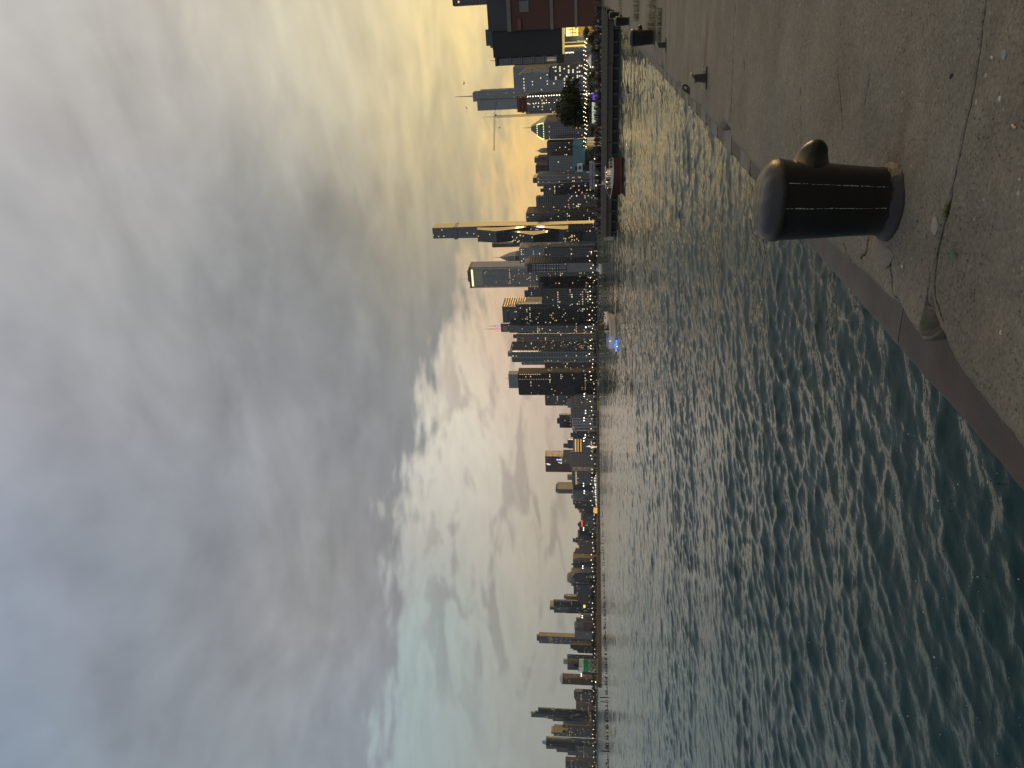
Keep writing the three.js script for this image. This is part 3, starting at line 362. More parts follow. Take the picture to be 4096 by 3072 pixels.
function tower(name, label, px, D, o = {}) {
  const { a, b, x, z, h } = footprint(px, D, o), t = thing(name, label, o.cat ?? 'tower', [x, CITY, z], GRID, o.group), r = rng(o.seed ?? towerSeed++);
  const y0 = o.y0 ?? 0;
  if (!o.custom) { mesh('wall', boxGeo(-a, 0, y0, h, -b, 0), M[o.core ?? 'glassDark'], t); facade(t, a, b, y0, h, o, r); G().box(-a + 0.6, -0.6, h, h + 1.6, -b + 0.6, -0.6).make('parapet', M[o.frame ?? 'slate'], t); }
  for (const q of o.roof ?? []) { const [s0, s1, w0, w1, hh, m, up] = q; const u = up ?? 1.6; G().box(-a * s1, -a * s0, h + u, h + u + hh, -b * w1, -b * w0).make('roof_house', M[m ?? o.frame ?? 'slate'], t); }
  for (const [s, w, hh, rad, m] of o.mast ?? []) G().bar([-a * s, h + 1, -b * w], [-a * s, h + hh, -b * w], rad, 8, rad * 0.35).make('mast', M[m ?? 'steel'], t);
  return Object.assign(t, { dims: { a, b, h } });
}
const stepTower = (name, label, D, o, steps) => {   // several joined blocks that make one building; each [px, extra]
  let t = null; const r = rng(towerSeed++), G0 = footprint(steps[0][0], D, o);
  t = thing(name, label, o.cat ?? 'tower', [G0.x, CITY, G0.z], GRID);
  for (const [px, e] of steps) { const q = { ...o, ...e }, f = footprint(px, q.D ?? D, q), p = new THREE.Group(); p.name = 'block'; p.position.copy(t.worldToLocal(new THREE.Vector3(f.x, CITY, f.z))); t.updateMatrixWorld(); t.updateWorldMatrix(true, false); p.position.copy(t.worldToLocal(new THREE.Vector3(f.x, CITY, f.z))); t.add(p); mesh('wall', boxGeo(-f.a, 0, 0, f.h, -f.b, 0), M[q.core ?? 'glassDark'], p); facade(p, f.a, f.b, 0, f.h, q, r); for (const [s, w, hh, rad, m] of q.mast ?? []) G().bar([-f.a * s, f.h, -f.b * w], [-f.a * s, f.h + hh, -f.b * w], rad, 8, rad * 0.35).make('mast', M[m ?? 'steel'], p); if (q.cap) { const [ins, hh, m] = q.cap; G().box(-f.a * (1 - ins), -f.a * ins, f.h, f.h + hh, -f.b * (1 - ins), -f.b * ins).make('roof_house', M[m], p); } }
  return t;
};
// ---- right-hand group, behind the pier
tower('apartment_tower', 'dark rounded tower at the edge of the view above the brick hotel', [-70, -62, 16, 1811], 700, { core: 'glassBlack', frame: 'black', fh: 3, sh: 0.5, pw: 0.3, bw: 3, lit: 0.01 });
tower('office_slab', 'wide pale blue glass slab standing directly behind the dark end of the pier hotel', [226, 262, 362, 2055], 1350, { core: 'glassBlue', frame: 'bluegrey', fh: 4, sh: 0.3, pw: 0.25, bw: 6, lit: 0.05 });
tower('hotel_tower', 'blue grey glass tower with dense white lights low down, in front of the pale slab', [262, 290, 352, 2080], 1200, { core: 'glassBlue', frame: 'bluegrey', fh: 3.6, sh: 0.35, pw: 0.35, bw: 5, lit: 0.11, hue: ['litWhite', 'litYellow'] });
tower('podium_building', 'low glass block with crowded white and yellow window lights beside the pier hotel', [246, 262, 318, 2200], 900, { core: 'glassDark', frame: 'dark', fh: 2.7, sh: 0.35, pw: 0.3, bw: 2.3, lit: 0.30, hue: ['litWhite', 'litWhite', 'litYellow'], cat: 'building' });
{ const t = stepTower('skyscraper', 'slender silver blue skyscraper with a tall spire, seen behind the unfinished tower', 2250, { core: 'glassBlue', frame: 'bluegrey', fh: 4.2, sh: 0.5, bw: 6, pw: 0.3, lit: 0.02 }, [[[358, 364, 400, 1890], { mast: [[0.45, 0.5, 62, 2.0, 'steel']] }], [[392, 396, 437, 1908], {}], [[352, 360, 400, 1914], {}]]); }
{ const t = tower('unfinished_tower', 'tower under construction with rusty brown scaffold top and a column of white work lights', [368, 380, 452, 2112], 1450, { core: 'glassDark', frame: 'grey', fh: 4.2, sh: 0.7, bw: 6, pw: 0.7, lit: 0.16, hue: ['litWhite', 'litYellow'] }), { a, b, h } = t.dims;
  const top = G(), deck = G(), net = G(); for (let i = 0; i < 6; i++) { const w = 1 - 0.03 * i; deck.box(-a * w, -1, h + i * 4.2 + 1.6, h + i * 4.2 + 2.2, -b * w, -1); for (let k = 0; k < 9; k++) top.bar([-a * w * k / 8, h + i * 4.2, -1], [-a * w * k / 8, h + i * 4.2 + 4.2, -1], 0.35, 5); if (i % 2 === 0) net.box(-a * w, -1.2, h + i * 4.2 + 2.3, h + i * 4.2 + 4.8, -0.7, -0.5); } deck.make('deck', M.rust, t); top.make('scaffold_pole', M.brown, t, 'stuff'); net.make('safety_net', M.rust, t); G().box(-a * 0.9, -a * 0.1, h + 1.6, h + 24, -b * 0.9, -b * 0.1).make('core_wall', M.redstone, t);
  const L = G(); for (let j = 0; j < 26; j++) L.add(new THREE.SphereGeometry(0.8, 6, 5), -2 + 1, 6 + j * h / 26, 0.9); L.make('work_light', M.lampWhite, t, 'stuff'); const L2 = G(); for (let j = 0; j < 26; j += 1) if (j % 4) L2.add(new THREE.SphereGeometry(0.5, 6, 5), -a * 0.42, 6 + j * h / 26, 0.9); L2.make('work_light', M.lampWarm, t, 'stuff'); }
{ // tower crane
  const base = at(2110, 461, 1440), t = thing('tower_crane', 'tall lattice tower crane with long jib, above the unfinished tower', 'crane', [base.x, CITY, base.z], 0.1), top = at(1984, 461, 1440).y - CITY, g = G();
  for (const [x, z] of [[-1.6, -1.6], [1.6, -1.6], [1.6, 1.6], [-1.6, 1.6]]) g.bar([x, 0, z], [x, top, z], 0.3, 4); for (let y = 0; y < top - 4; y += 4) { g.bar([-1.6, y, 1.6], [1.6, y + 4, 1.6], 0.2, 4); g.bar([1.6, y, -1.6], [-1.6, y + 4, -1.6], 0.2, 4); g.bar([1.6, y, 1.6], [1.6, y + 4, -1.6], 0.2, 4); } g.make('mast', M.dark, t);
  const far = -72, near = 34, j = G(); for (const [y, z] of [[0, -1], [0, 1], [2.4, 0]]) j.bar([far, top + y + 2, z], [near * (y ? 0.3 : 1), top + y + 2, z], 0.26, 4); for (let x = far; x < 12; x += 4) { j.bar([x, top + 2, 1], [x + 2, top + 4.4, 0], 0.14, 4); j.bar([x + 2, top + 4.4, 0], [x + 4, top + 2, 1], 0.14, 4); } j.make('jib', M.dark, t);
  G().bar([0, top, 0], [0, top + 28, 0], 0.55, 5, 0.2).make('apex', M.dark, t); G().bar([0, top + 27, 0], [far * 0.6, top + 4, 0], 0.12, 4).bar([0, top + 27, 0], [near * 0.9, top + 3, 0], 0.12, 4).make('tie_bar', M.dark, t); G().box(near - 8, near, top - 3, top + 2, -1.5, 1.5).make('counterweight', M.grey, t); G().box(1.8, 4.4, top - 1.4, top + 2, -1.2, 1.2).make('cab', M.grey, t); G().bar([-24, top + 2, 0], [-24, top - 7, 0], 0.15, 4).box(-25, -23, top - 9, top - 7, -1, 1).make('hook', M.dark, t); }
{ const t = tower('crowned_tower', 'green roofed tower whose stepped crown is edged with yellow green lights', [458, 490, 556, 2178], 1500, { core: 'glassDark', frame: 'grey', fh: 3.8, sh: 1.3, bw: 4.5, pw: 1.3, lit: 0.03 }), { a, b, h } = t.dims;
  const c = G(), L = G(); c.frustum(-a, 0, -b, 0, h + 1.6, -a * 0.86, -a * 0.14, -b * 0.86, -b * 0.14, h + 17); c.frustum(-a * 0.82, -a * 0.18, -b * 0.82, -b * 0.18, h + 17, -a * 0.62, -a * 0.38, -b * 0.62, -b * 0.38, h + 33); c.make('crown', M.teal, t);
  const row = (y, s0, s1, n, z) => { for (let i = 0; i < n; i++) { const x = -a * lerp(s0, s1, (i + 0.5) / n); L.box(x - 1.1, x + 1.1, y - 0.6, y + 0.6, z, z + 0.8); } }; row(h + 2.5, 0.0, 1, 7, 0.6); row(h + 17.5, 0.16, 0.84, 5, -b * 0.14 + 0.4); L.bar([0.4, h + 3, 0.4], [-a * 0.14, h + 17, -b * 0.14], 0.8, 5); L.bar([-a, h + 3, 0.4], [-a * 0.86, h + 17, -b * 0.14], 0.8, 5); L.make('crown_light', glow([0.80, 0.90, 0.25], 2.4), t, 'stuff');
  G().bar([-a * 0.5, h + 30, -b * 0.5], [-a * 0.5, h + 54, -b * 0.5], 0.8, 6, 0.3).make('mast', M.dark, t); }
tower('office_tower', 'dark flat topped slab tower to the left of the green crowned tower', [558, 566, 686, 2190], 1550, { core: 'glassBlack', frame: 'dark', fh: 3.9, sh: 0.5, bw: 4.5, pw: 0.6, lit: 0.035, hue: ['litWhite', 'litWarm'] });
tower('brown_tower', 'narrow brown tower in front of the dark flat topped slab', [602, 604, 622, 2206], 1430, { core: 'glassBrown', frame: 'brown', fh: 3.4, sh: 1.2, bw: 4, pw: 1, lit: 0.03 });
tower('apartment_tower', 'grey apartment tower with scattered lights behind the teal roofed pavilion', [622, 626, 682, 2198], 1400, { core: 'glassDark', frame: 'grey', fh: 3.1, sh: 0.9, bw: 4, pw: 0.7, lit: 0.07 });
{ const t = tower('domed_tower', 'small pointed dome peeping above the dark slab tower', [590, 593, 610, 2172], 2100, { core: 'glassDark', frame: 'stone', fh: 4, sh: 1.5, bw: 4, pw: 1.5, lit: 0.0 }), { a, b, h } = t.dims; const d = new THREE.LatheGeometry([[7.5, 0], [7.4, 3], [6.2, 8], [3.6, 12], [1, 16], [0.3, 24]].map(([x, y]) => new THREE.Vector2(x, y)), 14); d.translate(-a / 2, h, -b / 2); mesh('dome', d, M.bluegrey, t); }
tower('office_tower', 'stepped office tower with brown lit side, just right of the dotted apartment tower', [617, 628, 654, 2152], 1900, { core: 'glassDark', frame: 'brown', fh: 3.9, sh: 0.8, bw: 4, pw: 1, lit: 0.04, roof: [[0.1, 0.9, 0.2, 0.9, 9, 'slate']] });
tower('office_tower', 'dark office tower with brown corner and glowing upper windows behind the dotted tower', [646, 660, 692, 2144], 1750, { core: 'glassDark', frame: 'brown', fh: 3.9, sh: 0.6, bw: 4, pw: 0.7, lit: 0.10 });
tower('apartment_tower', 'tall apartment tower with a finely dotted pale side and four dark window strips', [684, 702, 744, 2150], 1500, { core: 'glassDark', frame: 'pale', band: 'grey', fh: 3.1, sh: 0.8, bw: 7, pw: 1.4, lit: 0.10, roof: [[0.2, 0.7, 0.1, 0.9, 9, 'teal']] });
tower('apartment_tower', 'dark apartment tower full of yellow windows left of the dotted tower', [738, 741, 783, 2176], 1380, { core: 'glassBlack', frame: 'dark', fh: 3.1, sh: 0.7, bw: 4.4, pw: 0.6, lit: 0.15, roof: [[0.3, 0.6, 0.2, 0.8, 6, 'dark']] });
tower('office_tower', 'grey tower with bright horizontal slats near its top, right of the gabled glass tower', [779, 784, 828, 2146], 1650, { core: 'glassDark', frame: 'bluegrey', fh: 4.2, sh: 1.6, bw: 9, pw: 0.4, lit: 0.03 });
tower('apartment_tower', 'lower dark apartment block speckled with window lights in front of the slatted tower', [776, 780, 830, 2210], 1350, { core: 'glassBlack', frame: 'dark', fh: 3.1, sh: 0.7, bw: 4, pw: 0.6, lit: 0.15 });
tower('apartment_tower', 'tower with ribbed pale north side and black east side, next right of the wavy skyscraper', [826, 851, 886, 2106], 1420, { core: 'glassBlack', frame: 'tan', band: 'dark', fh: 3.6, sh: 0.9, bw: 5, pw: 0.3, lit: 0.08 });
// ---- the tallest: three joined stems with rippling corners
{ const D = 1480, t = thing('wavy_skyscraper', 'tallest skyscraper, three joined glass stems with rippling golden corners', 'skyscraper', [0, CITY, -D], 0), r = rng(8);
  const stems = [[[886, 907, 950, 1728], 1540, 0, 'tallest'], [[908, 923, 970, 1903], 1480, 0.9, ''], [[924, 940, 987, 2044], 1430, 1.7, '']];
  stems.forEach(([px, Ds, phase], n) => {
    const f = footprint(px, Ds), p = new THREE.Group(); p.name = 'stem'; p.position.set(f.x, 0, f.z + D); p.rotation.y = GRID; t.add(p);
    const P = [], I = [], N = 120, foot = n === 0 ? 12 : 30, wave = (k) => { const ph = ((k * 3.15 + phase * 0.5) % 2 + 2) % 2, tri = ph < 1 ? ph : 2 - ph; return tri; }, b = Math.min(f.b, 36);
    const ring = (y, k) => { const w = wave(k), zf = n ? -b * 0.96 * (1 - w) : 5 * w - 5, ww = 2.4 * (1 - w); return [[-f.a - ww, y, zf], [0, y, zf], [ww * 0.5, y, -b], [-f.a - ww, y, -b]]; };
    const quads = G(); const bands = G(), lit = { litWarm: G(), litYellow: G() };
    for (let i = 0; i < N; i++) { const k0 = i / N, k1 = (i + 1) / N, A = ring(foot + (f.h - foot) * k0, k0), B = ring(foot + (f.h - foot) * k1, k1); for (let c = 0; c < 4; c++) { const e = (c + 1) % 4; quads.quad(A[c], A[e], B[e], B[c]); }
      const y = foot + (f.h - foot) * k0; const zf = A[0][2] + 0.25; bands.box(A[0][0], 0.15, y, y + 0.42, zf - 0.5, zf); bands.quad([0.25, y, zf], [A[2][0] + 0.25, y, -b], [A[2][0] + 0.25, y + 0.22, -b], [0.25, y + 0.22, zf]);
      for (let q = 0; q < 6; q++) if (r() < 0.055 * (1.3 - k0 * 0.6)) { const x = -f.a * (0.25 + q * 0.12); lit[r() < 0.5 ? 'litWarm' : 'litYellow'].box(x, x + 2.4, y + 0.8, y + 2.4, zf - 0.4, zf + 0.1); } }
    const top = ring(f.h, 1); quads.quad(top[3], top[0], top[1], top[2]);
    quads.make('glass_wall', M.glassTeal, p); bands.make('floor_band', M.dark, p); for (const m in lit) lit[m].make('lit_window', M[m], p, 'stuff');
    const col = G(); for (let i = 1; i < 5; i++) { const x = -f.a * i / 5 - 1; for (let q = 0; q < N; q += 4) { const k0 = q / N, k1 = (q + 4) / N, y = foot + (f.h - foot) * k0, y2 = foot + (f.h - foot) * k1, z = ring(0, k0)[0][2]; col.box(x - 0.25, x + 0.25, y, Math.min(y2, f.h - 1), z - 1, z + 0.3); } } col.make('mullion', M.dark, p);
    if (n === 0) { const v = G(), y = at(1826, 900, Ds).y - CITY, y2 = at(1813, 900, Ds).y - CITY; v.box(-f.a - 2.6, 0.5, y, y2, -b - 0.3, 0.45); v.make('open_floor', M.black, p); const cc = G(); for (let i = 0; i < 10; i++) { const x = -f.a * (0.05 + i * 0.1); cc.box(x - 0.7, x + 0.7, y, y2, 0.45, 0.7); } cc.make('column', M.grey, p); G().bar([-f.a * 0.9, f.h, -b / 2], [-f.a * 0.9, f.h + 6, -b / 2], 0.5, 5).make('mast', M.dark, p); }
    if (n > 0) G().box(-f.a - 0.8, -2, foot - 30, foot, -b, -1).make('plinth', M.slate, p);
  });
  const f = footprint([900, 912, 980, 2272], 1440); const p = new THREE.Group(); p.name = 'podium'; p.position.set(f.x, 0, f.z + D); p.rotation.y = GRID; t.add(p); mesh('wall', boxGeo(-f.a, 0, 0, f.h, -30, 0), M.dark, p); facade(p, f.a, 30, 0, f.h, { frame: 'grey', fh: 6, sh: 1.2, bw: 8, pw: 1, lit: 0.22 }, r); }
tower('balcony_tower', 'dark tower with toothed balconies peeping out behind the wavy skyscraper', [966, 972, 987, 1970], 1680, { core: 'glassBlack', frame: 'dark', band: 'slate', fh: 3.6, sh: 0.7, bw: 40, pw: 0, proud: 2.2, lit: 0.03 });
{ const t = tower('curved_tower', 'blue grey glass tower with bright golden north side, left of the wavy skyscraper', [969, 989, 1054, 2079], 1385, { core: 'glassBlue', frame: 'bluegrey', fh: 3.9, sh: 0.3, bw: 5, pw: 0.2, lit: 0.03 }), { a, b, h } = t.dims; }
tower('apartment_tower', 'dark mid height block with many lit windows in front of the blue grey curved tower', [988, 992, 1030, 2180], 1290, { core: 'glassBlack', frame: 'dark', fh: 3.2, sh: 0.7, bw: 4, pw: 0.6, lit: 0.12 });
{ // pointed tower with the striped diamond top
  const f = footprint([1002, 1022, 1050, 2060], 1950), t = thing('pointed_tower', 'tower with a striped pointed diamond top and needle, right of the white pinstriped skyscraper', 'tower', [f.x, CITY, f.z], GRID); const { a, b, h } = f, tip = at(1993, 1026, 1950).y - CITY, stripes = G();
  mesh('wall', boxGeo(-a, 0, 0, h, -b, 0), M.glassDark, t); facade(t, a, b, 0, h, { frame: 'stone', fh: 4, sh: 0.7, bw: 5, pw: 1.6, lit: 0.02 }, rng(41));
  const mid = h + (tip - h) * 0.45; G().frustum(-a, 0, -b, 0, h, -a * 0.86, -a * 0.14, -b * 0.86, -b * 0.14, mid).frustum(-a * 0.86, -a * 0.14, -b * 0.86, -b * 0.14, mid, -a * 0.51, -a * 0.49, -b * 0.51, -b * 0.49, tip).make('pointed_roof', M.grey, t);
  for (let i = 0; i < 9; i++) { const k = i / 9, k2 = k + 0.05, s = lerp(0.0, 0.14, clamp(k / 0.45)) + lerp(0, 0.35, clamp((k - 0.45) / 0.55)), q = lerp(0.0, 0.14, clamp(k2 / 0.45)) + lerp(0, 0.35, clamp((k2 - 0.45) / 0.55)); stripes.frustum(-a * (1 - s) - 0.5, -a * s + 0.5, -b * (1 - s) - 0.5, -b * s + 0.5, h + (tip - h) * k, -a * (1 - q) - 0.5, -a * q + 0.5, -b * (1 - q) - 0.5, -b * q + 0.5, h + (tip - h) * k2); } stripes.make('stripe', M.pale, t); G().bar([-a / 2, tip - 2, -b / 2], [-a / 2, tip + 20, -b / 2], 0.9, 6, 0.15).make('needle', M.dark, t); }
{ // the white pinstriped skyscraper
  const t = tower('pinstripe_skyscraper', 'broad pale skyscraper with fine vertical pinstripes and a yellow green glowing top', [1046, 1069, 1149, 1877], 1880, { core: 'glassBlack', frame: 'pale', fh: 4.2, sh: 0, bw: 3.35, pw: 1.5, lit: 0.035, proud: 0.9, hue: ['litYellow', 'litWarm'] }), { a, b, h } = t.dims;
  G().box(-a, -a + 4.4, 0, h - 0.1, 0, 1.3).box(-4.4, 0, 0, h - 0.1, 0, 1.3).make('corner', M.pale, t); G().box(0, 1.4, 0, h - 0.1, -b, 0).make('north_cladding', M.pale, t);
  const L = G(); for (let i = 0; i < 23; i++) { const x = -a + 5.5 + i * (a - 11) / 22; L.box(x - 0.65, x + 0.65, h - 9, h - 4, 1.05, 1.3); } L.make('crown_light', glow([0.85, 0.85, 0.32], 2.2), t, 'stuff');
  const L2 = G(); for (let i = 0; i < 22; i++) { const x = -a + 5.5 + (i + 0.5) * (a - 11) / 22; L2.box(x - 0.5, x + 0.5, h - 34, h - 10, 0.05, 0.3); } L2.make('crown_light', glow([0.60, 0.62, 0.22], 0.16), t, 'stuff'); G().box(-a - 0.3, 1.6, h - 3.6, h + 2, -b, 1.5).make('roof_band', M.slate, t);
  G().box(-a * 0.75, -a * 0.2, h + 2, h + 8, -b * 0.8, -b * 0.2).make('roof_house', M.slate, t); G().bar([-a * 0.7, h + 6, -b / 2], [-a * 0.7, h + 28, -b / 2], 0.7, 6, 0.2).bar([-a * 0.3, h + 6, -b / 2], [-a * 0.3, h + 15, -b / 2], 0.5, 6, 0.2).make('mast', M.steel, t); for (let k = 0; k < 1; k++) for (let j = 1; j < 4; j++) G().box(-a - 0.2, 0.2, h * j / 4 - 1, h * j / 4 + 1, 0, 1.25).make('service_band', M.grey, t); }
{ const t = tower('hotel_tower', 'tower with square white window grid and golden top, low blank grey wall below', [1024, 1053, 1089, 2112], 1300, { core: 'glassBlack', frame: 'dark', fh: 4.6, sh: 1.6, bw: 4.2, pw: 1.5, lit: 0.03 }), { a, b, h } = t.dims; const w = G(), y0 = at(2268, 1060, 1300).y - CITY, y1 = at(2128, 1060, 1300).y - CITY; for (let j = 0; j < 24; j++) for (let i = 0; i < 6; i++) { const x = -a * (0.09 + i * 0.155), y = lerp(y0, y1, (j + 0.5) / 24); w.box(x - 1.5, x, y - 1.0, y + 1.0, 0.02, 0.45); } w.make('window_frame', M.white, t, 'stuff'); G().box(-a * 0.98, -0.3, 0, y0, 0.02, 0.9).make('blank_wall', M.grey, t); G().box(-a * 0.55, -a * 0.1, h + 1.6, h + 8, -b * 0.9, -b * 0.3).make('roof_house', M.pinkstone, t); }
tower('office_tower', 'slim grey striped tower in front of the pinstriped skyscraper, reaching half its height', [1084, 1090, 1128, 2142], 1500, { core: 'glassBlack', frame: 'grey', fh: 3.6, sh: 0, bw: 4.4, pw: 1.5, lit: 0.05 });
tower('apartment_tower', 'black apartment tower with warm windows just left of the pinstriped skyscraper', [1126, 1128, 1152, 2158], 1350, { core: 'glassBlack', frame: 'black', fh: 3.2, sh: 0.6, bw: 4.6, pw: 0.5, lit: 0.10 });
tower('office_tower', 'dark tower with red brown shoulder between the pinstriped and the slanting topped towers', [1144, 1148, 1188, 2114], 1700, { core: 'glassBlack', frame: 'dark', band: 'brown', fh: 3.9, sh: 0.6, bw: 5, pw: 0.6, lit: 0.10, roof: [[0.35, 1, 0, 0.9, 9, 'dark']] });
tower('apartment_tower', 'lower black tower thick with yellow windows in front of the red shouldered tower', [1150, 1153, 1220, 2170], 1330, { core: 'glassBlack', frame: 'black', fh: 3.2, sh: 0.6, bw: 5, pw: 0.6, lit: 0.09 });
{ const t = tower('slanted_tower', 'slate tower with a slanting striped north side and plain flat east side', [1190, 1226, 1290, 2010], 2050, { core: 'slate', frame: 'slate', fh: 40, sh: 0, bw: 60, pw: 0, lit: 0 }), { a, b, h } = t.dims; const g = G(); for (let i = 0; i < 9; i++) g.box(0.02, 0.8, h - 6 - i * 7, h - 4.4 - i * 7, -b, 0); g.make('north_stripe', M.gold, t); }
{ const t = stepTower('apartment_tower', 'wide dark tower crowded with yellow windows, in front of the twin antenna skyscraper', 1480, { core: 'glassBlack', frame: 'slate', fh: 3.2, sh: 0.55, bw: 4.2, pw: 0.5, lit: 0.10, rows: 1.6 }, [[[1219, 1226, 1300, 2035], { cap: [0.25, 5, 'dark'] }], [[1206, 1216, 1232, 2062], {}], [[1296, 1300, 1333, 2072], { lit: 0.07 }], [[1300, 1304, 1330, 2036], { core: 'grey', frame: 'grey', deep: 12 }]]); }
{ const t = tower('antenna_skyscraper', 'black skyscraper with red and blue lit twin antennas rising behind the wide dark tower', [1290, 1294, 1327, 2004], 2900, { core: 'glassBlack', frame: 'black', fh: 4, sh: 0.8, bw: 5, pw: 0.4, lit: 0.0 }), { a, b, h } = t.dims; G().box(-a * 0.9, -a * 0.25, h - 26, h - 6, 0.4, 0.8).make('crown_light', M.pinkstone, t); const mk = (s, w, hh, m) => { G().bar([-a * s, h, -b * w], [-a * s, h + hh * 0.42, -b * w], 2.2, 8, 1.8).make('lit_mast', m, t); G().bar([-a * s, h + hh * 0.42, -b * w], [-a * s, h + hh, -b * w], 1.5, 8, 0.4).make('mast', M.steel, t); }; mk(0.68, 0.5, 76, glow([1, 0.16, 0.12], 0.9)); mk(0.32, 0.5, 56, glow([0.22, 0.28, 1.0], 1.0)); const q = G(); for (const y of [14, 20, 26]) q.box(-a * 0.95, -a * 0.15, h + y, h + y + 0.5, -b * 0.5, -b * 0.5 + 0.6); q.make('antenna_ring', M.dark, t); }
tower('apartment_tower', 'pale lattice fronted apartment tower between the dark antenna group and the golden striped tower', [1332, 1336, 1368, 2068], 1500, { core: 'glassBlack', frame: 'stone', fh: 3.2, sh: 1.0, bw: 4.0, pw: 1.2, lit: 0.04, roof: [[0.1, 0.5, 0, 0.9, 7, 'slate']] });
tower('apartment_tower', 'tower with golden striped north side, right of the pale framed balcony tower', [1366, 1400, 1414, 2042], 1420, { core: 'glassTeal', frame: 'stone', band: 'slate', fh: 3.4, sh: 0.7, bw: 5, pw: 0.9, lit: 0.06, litN: 0.10 });
{ const t = tower('balcony_tower', 'tall grey framed apartment tower with two columns of dark balconies', [1400, 1409, 1448, 2048], 1400, { core: 'glassBlack', frame: 'bluegrey', band: 'bluegrey', fh: 3.3, sh: 0.9, bw: 9.4, pw: 2.6, lit: 0.09, roof: [[0, 0.42, 0, 0.9, 7, 'bluegrey']] }); }
tower('office_tower', 'thin blue tower with one bright lit top corner, left of the grey framed balcony tower', [1444, 1447, 1459, 2088], 1800, { core: 'glassBlue', frame: 'slate', fh: 3.6, sh: 0.4, bw: 5, pw: 0.4, lit: 0.01 });
tower('office_tower', 'brown striped office tower squeezed beside the big black tower', [1446, 1450, 1473, 2181], 1600, { core: 'glassBrown', frame: 'brown', fh: 3.8, sh: 0, bw: 4, pw: 1.3, lit: 0.04 });
{ const t = tower('black_tower', 'big black faceted tower with a pale penthouse box on its roof', [1472, 1494, 1580, 2073], 1600, { core: 'black', frame: 'black', fh: 3.6, sh: 0.5, bw: 4.6, pw: 0.4, lit: 0.028, roof: [[0.08, 0.72, 0.15, 0.8, 22, 'bluegrey']] }), { a, b, h } = t.dims; G().bar([-a * 0.35, h + 22, -b / 2], [-a * 0.35, h + 34, -b / 2], 0.5, 5, 0.2).make('mast', M.steel, t); const L = G(); for (let i = 0; i < 14; i++) L.box(-a * 0.27, -a * 0.27 + 1.2, h - 4 - i * 5.4, h - 2.4 - i * 5.4, 0.3, 0.7); for (let i = 0; i < 10; i++) L.box(-2.6, -0.9, h - 5 - i * 5, h - 2.8 - i * 5, 0.3, 0.7); L.make('lit_window', M.litWarm, t, 'stuff'); }
tower('office_tower', 'plain slate office block adjoining the big black tower on its left', [1578, 1582, 1622, 2182], 1750, { core: 'glassDark', frame: 'slate', fh: 3.8, sh: 0.9, bw: 6, pw: 0.4, lit: 0.04 });
tower('stone_building', 'grey classical stone office building with cornice above the lakefront trees', [1586, 1590, 1672, 2284], 1720, { core: 'glassBlack', frame: 'stone', fh: 4, sh: 1.6, bw: 4.2, pw: 1.8, lit: 0.015, cat: 'building', roof: [[0.1, 0.5, 0.1, 0.8, 7, 'stone']] });
tower('stone_building', 'low stone block with a few bright lights at the foot of the slate office block', [1578, 1582, 1618, 2300], 1600, { core: 'glassBlack', frame: 'stone', fh: 4, sh: 1.4, bw: 4, pw: 1.4, lit: 0.10, cat: 'building' });
tower('office_tower', 'square dark tower standing alone behind the white striped block', [1655, 1660, 1711, 2239], 2100, { core: 'glassBlack', frame: 'dark', fh: 4, sh: 0.8, bw: 4, pw: 1, lit: 0.02, roof: [[0.3, 0.7, 0.2, 0.8, 7, 'dark']] });
tower('striped_building', 'block with bold vertical white stripes on its east front', [1670, 1674, 1722, 2290], 1750, { core: 'glassBlack', frame: 'white', fh: 4, sh: 0, bw: 4.6, pw: 1.7, lit: 0.02, cat: 'building' });
tower('office_building', 'plain dark block between the white striped block and the orange lit hotel', [1720, 1724, 1757, 2294], 1800, { core: 'glassBlack', frame: 'slate', fh: 3.8, sh: 0.9, bw: 5, pw: 0.5, lit: 0.01, cat: 'building', roof: [[0.3, 0.8, 0.2, 0.8, 6, 'slate']] });
tower('office_tower', 'dark slab behind the orange lit hotel with a small roof box and one yellow strip', [1756, 1760, 1794, 2272], 2200, { core: 'glassDark', frame: 'slate', fh: 3.8, sh: 1, bw: 5, pw: 0.5, lit: 0.01, roof: [[0.5, 0.95, 0.2, 0.8, 13, 'slate']] });
{ const t = tower('lit_hotel', 'broad pale hotel with rows of orange lit windows near its roof', [1752, 1756, 1806, 2294], 1750, { core: 'glassDark', frame: 'stone', fh: 4, sh: 1.2, bw: 4, pw: 1, lit: 0.02, cat: 'hotel' }), { a, b, h } = t.dims; const L = G(); for (const [y, hh] of [[h - 6.5, 3.4], [h - 12, 2], [h - 19, 2.2]]) for (let i = 0; i < 15; i++) { const x = -a * (i + 0.2) / 15; L.box(x - 1.6, x, y, y + hh, 0.65, 0.8); } L.make('lit_window', M.litOrange, t, 'stuff'); }
